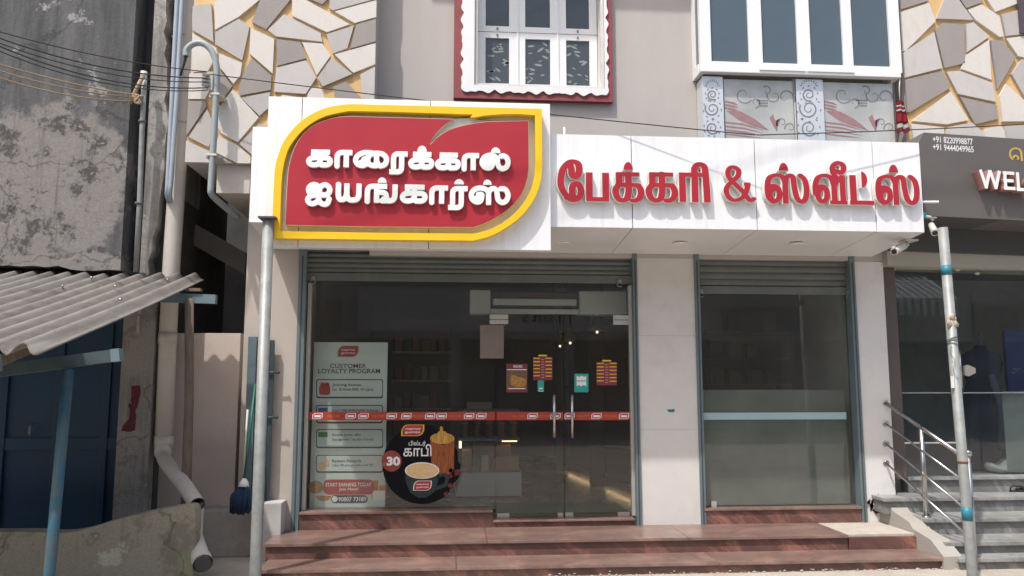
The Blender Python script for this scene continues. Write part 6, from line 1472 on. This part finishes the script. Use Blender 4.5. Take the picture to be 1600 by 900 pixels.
# shelves with packets behind the right-hand window
ws = thing('window_shelf', 'dark shelf of snack packets standing behind the frosted right window', 'shelf', (3.0, 8.6, .25))
x0, x1 = XP(1105, 560, 8.6), XP(1235, 560, 8.6)
m = MB(); m.box(x0, x1, 8.95, 8.98, .25, 2.3); link('back_board', m, INT_BROWN, ws)
zs = [1.45, 1.75, 2.05]
for z in zs: m = MB(); m.box(x0, x1, 8.6, 8.948, z-.02, z, .002); link('shelf_board', m, INT_BROWN, ws)
m = MB(); m.box(x1-.025, x1, 8.6, 8.948, .25, 1.428); m.box(x0, x0+.025, 8.6, 8.948, .25, 1.428); link('shelf_side', m, INT_BROWN, ws)
rnd = random.Random(17); hues = [mat('orange_packet', (.22, .085, .03), .5), mat('amber_packet', (.15, .08, .035), .5), mat('brown_packet', (.10, .05, .03), .5)]
pk0 = None
for z in zs:
    for k in range(4):
        if (k, z) in ((2, 2.05), (3, 1.75), (0, 2.05)): continue
        w, h = rnd.uniform(.09, .17), rnd.uniform(.10, .19)
        xx = x0+.04+k*.22+rnd.uniform(0, .05); c = rnd.randrange(3)
        m = MB(); m.box(xx, xx+w, 8.68, 8.76, z+.001, z+h+.05*rnd.random(), .02)
        tag(link('snack_packet', m, hues[c]), 'snack packet on the dark shelf behind the right window', 'packet', 'snack packets behind the right window')

# ------------------------------------------------------------------ across the street (what the glass mirrors)
ac_ = thing('opposite_shops', 'row of shaded shops across the street mirrored in the shop glass', 'building', (2, -7.5, 0))
OY = -7.0
m = MB(); m.box(-30, 10, OY-4, OY, 2.6, 7.5); m.box(10.001, 17, OY-4, OY, 2.6, 4.9); m.box(17.001, 40, OY-4, OY, 2.6, 7.5); m.box(-30, 40, OY-4, OY-2.5, 0, 2.598); link('wall', m, mat('shaded_shop_wall', (.46, .43, .40), .85, var=.2, scale=.6), ac_)
for k, (xa, xb, z0, z1, c) in enumerate(((-12, -3, 2.7, 3.6, (.18, .17, .16)), (-2.5, 6.5, 2.8, 4.0, (.62, .60, .58)), (7.5, 10.8, 2.7, 3.5, (.15, .15, .17)), (15, 20, 2.7, 3.6, (.28, .24, .2)))):
    m = MB(); m.box(xa, xb, OY+.02, OY+.15, z0, z1); link('shop_sign', m, mat('mirrored_sign_%s' % 'abcd'[k], c, .6), ac_)
m = MB()
for xa in np.arange(-28, 38, 3.1): m.box(xa, xa+.35, OY-2.49, OY-.02, 0, 2.598)
link('pillar', m, mat('shaded_shop_pillar', (.40, .37, .34), .85), ac_)
m = MB(); m.prism_yz([(OY+.02, 4.45), (OY+1.6, 3.62), (OY+1.6, 3.2), (OY+1.62, 3.2), (OY+1.62, 3.64), (OY+.02, 4.49)], 11.6, 13.6, mi=0)
for k in range(9): m.prism_yz([(OY+.025, 4.50), (OY+1.625, 3.65), (OY+1.63, 3.2), (OY+1.66, 3.2), (OY+1.65, 3.67), (OY+.03, 4.52)], 11.62+k*.22, 11.73+k*.22, mi=1)
link('striped_awning', m, [mat('grey_awning_cloth', (.30, .32, .34), .8), mat('pale_awning_cloth', (.75, .77, .78), .8)], ac_)
def fruit():
    c = bpy.data.curves.new('t', 'FONT'); c.body = 'Fruits'; c.size = .62
    o = bpy.data.objects.new('t', c); COL.objects.link(o); bpy.context.view_layer.update()
    me = o.evaluated_get(bpy.context.evaluated_depsgraph_get()).to_mesh(); m = MB()
    vs = [m.bm.verts.new((3.3-v.co.x, OY+.16, 3.05+v.co.y)) for v in me.vertices]
    for p in me.polygons: m.face([vs[i] for i in p.vertices])
    o.to_mesh_clear(); bpy.data.objects.remove(o); bpy.data.curves.remove(c); return m
link('shop_lettering', fruit(), P_BLACK, ac_)

for o in bpy.data.objects:
    if '_w' in o: del o['_w']
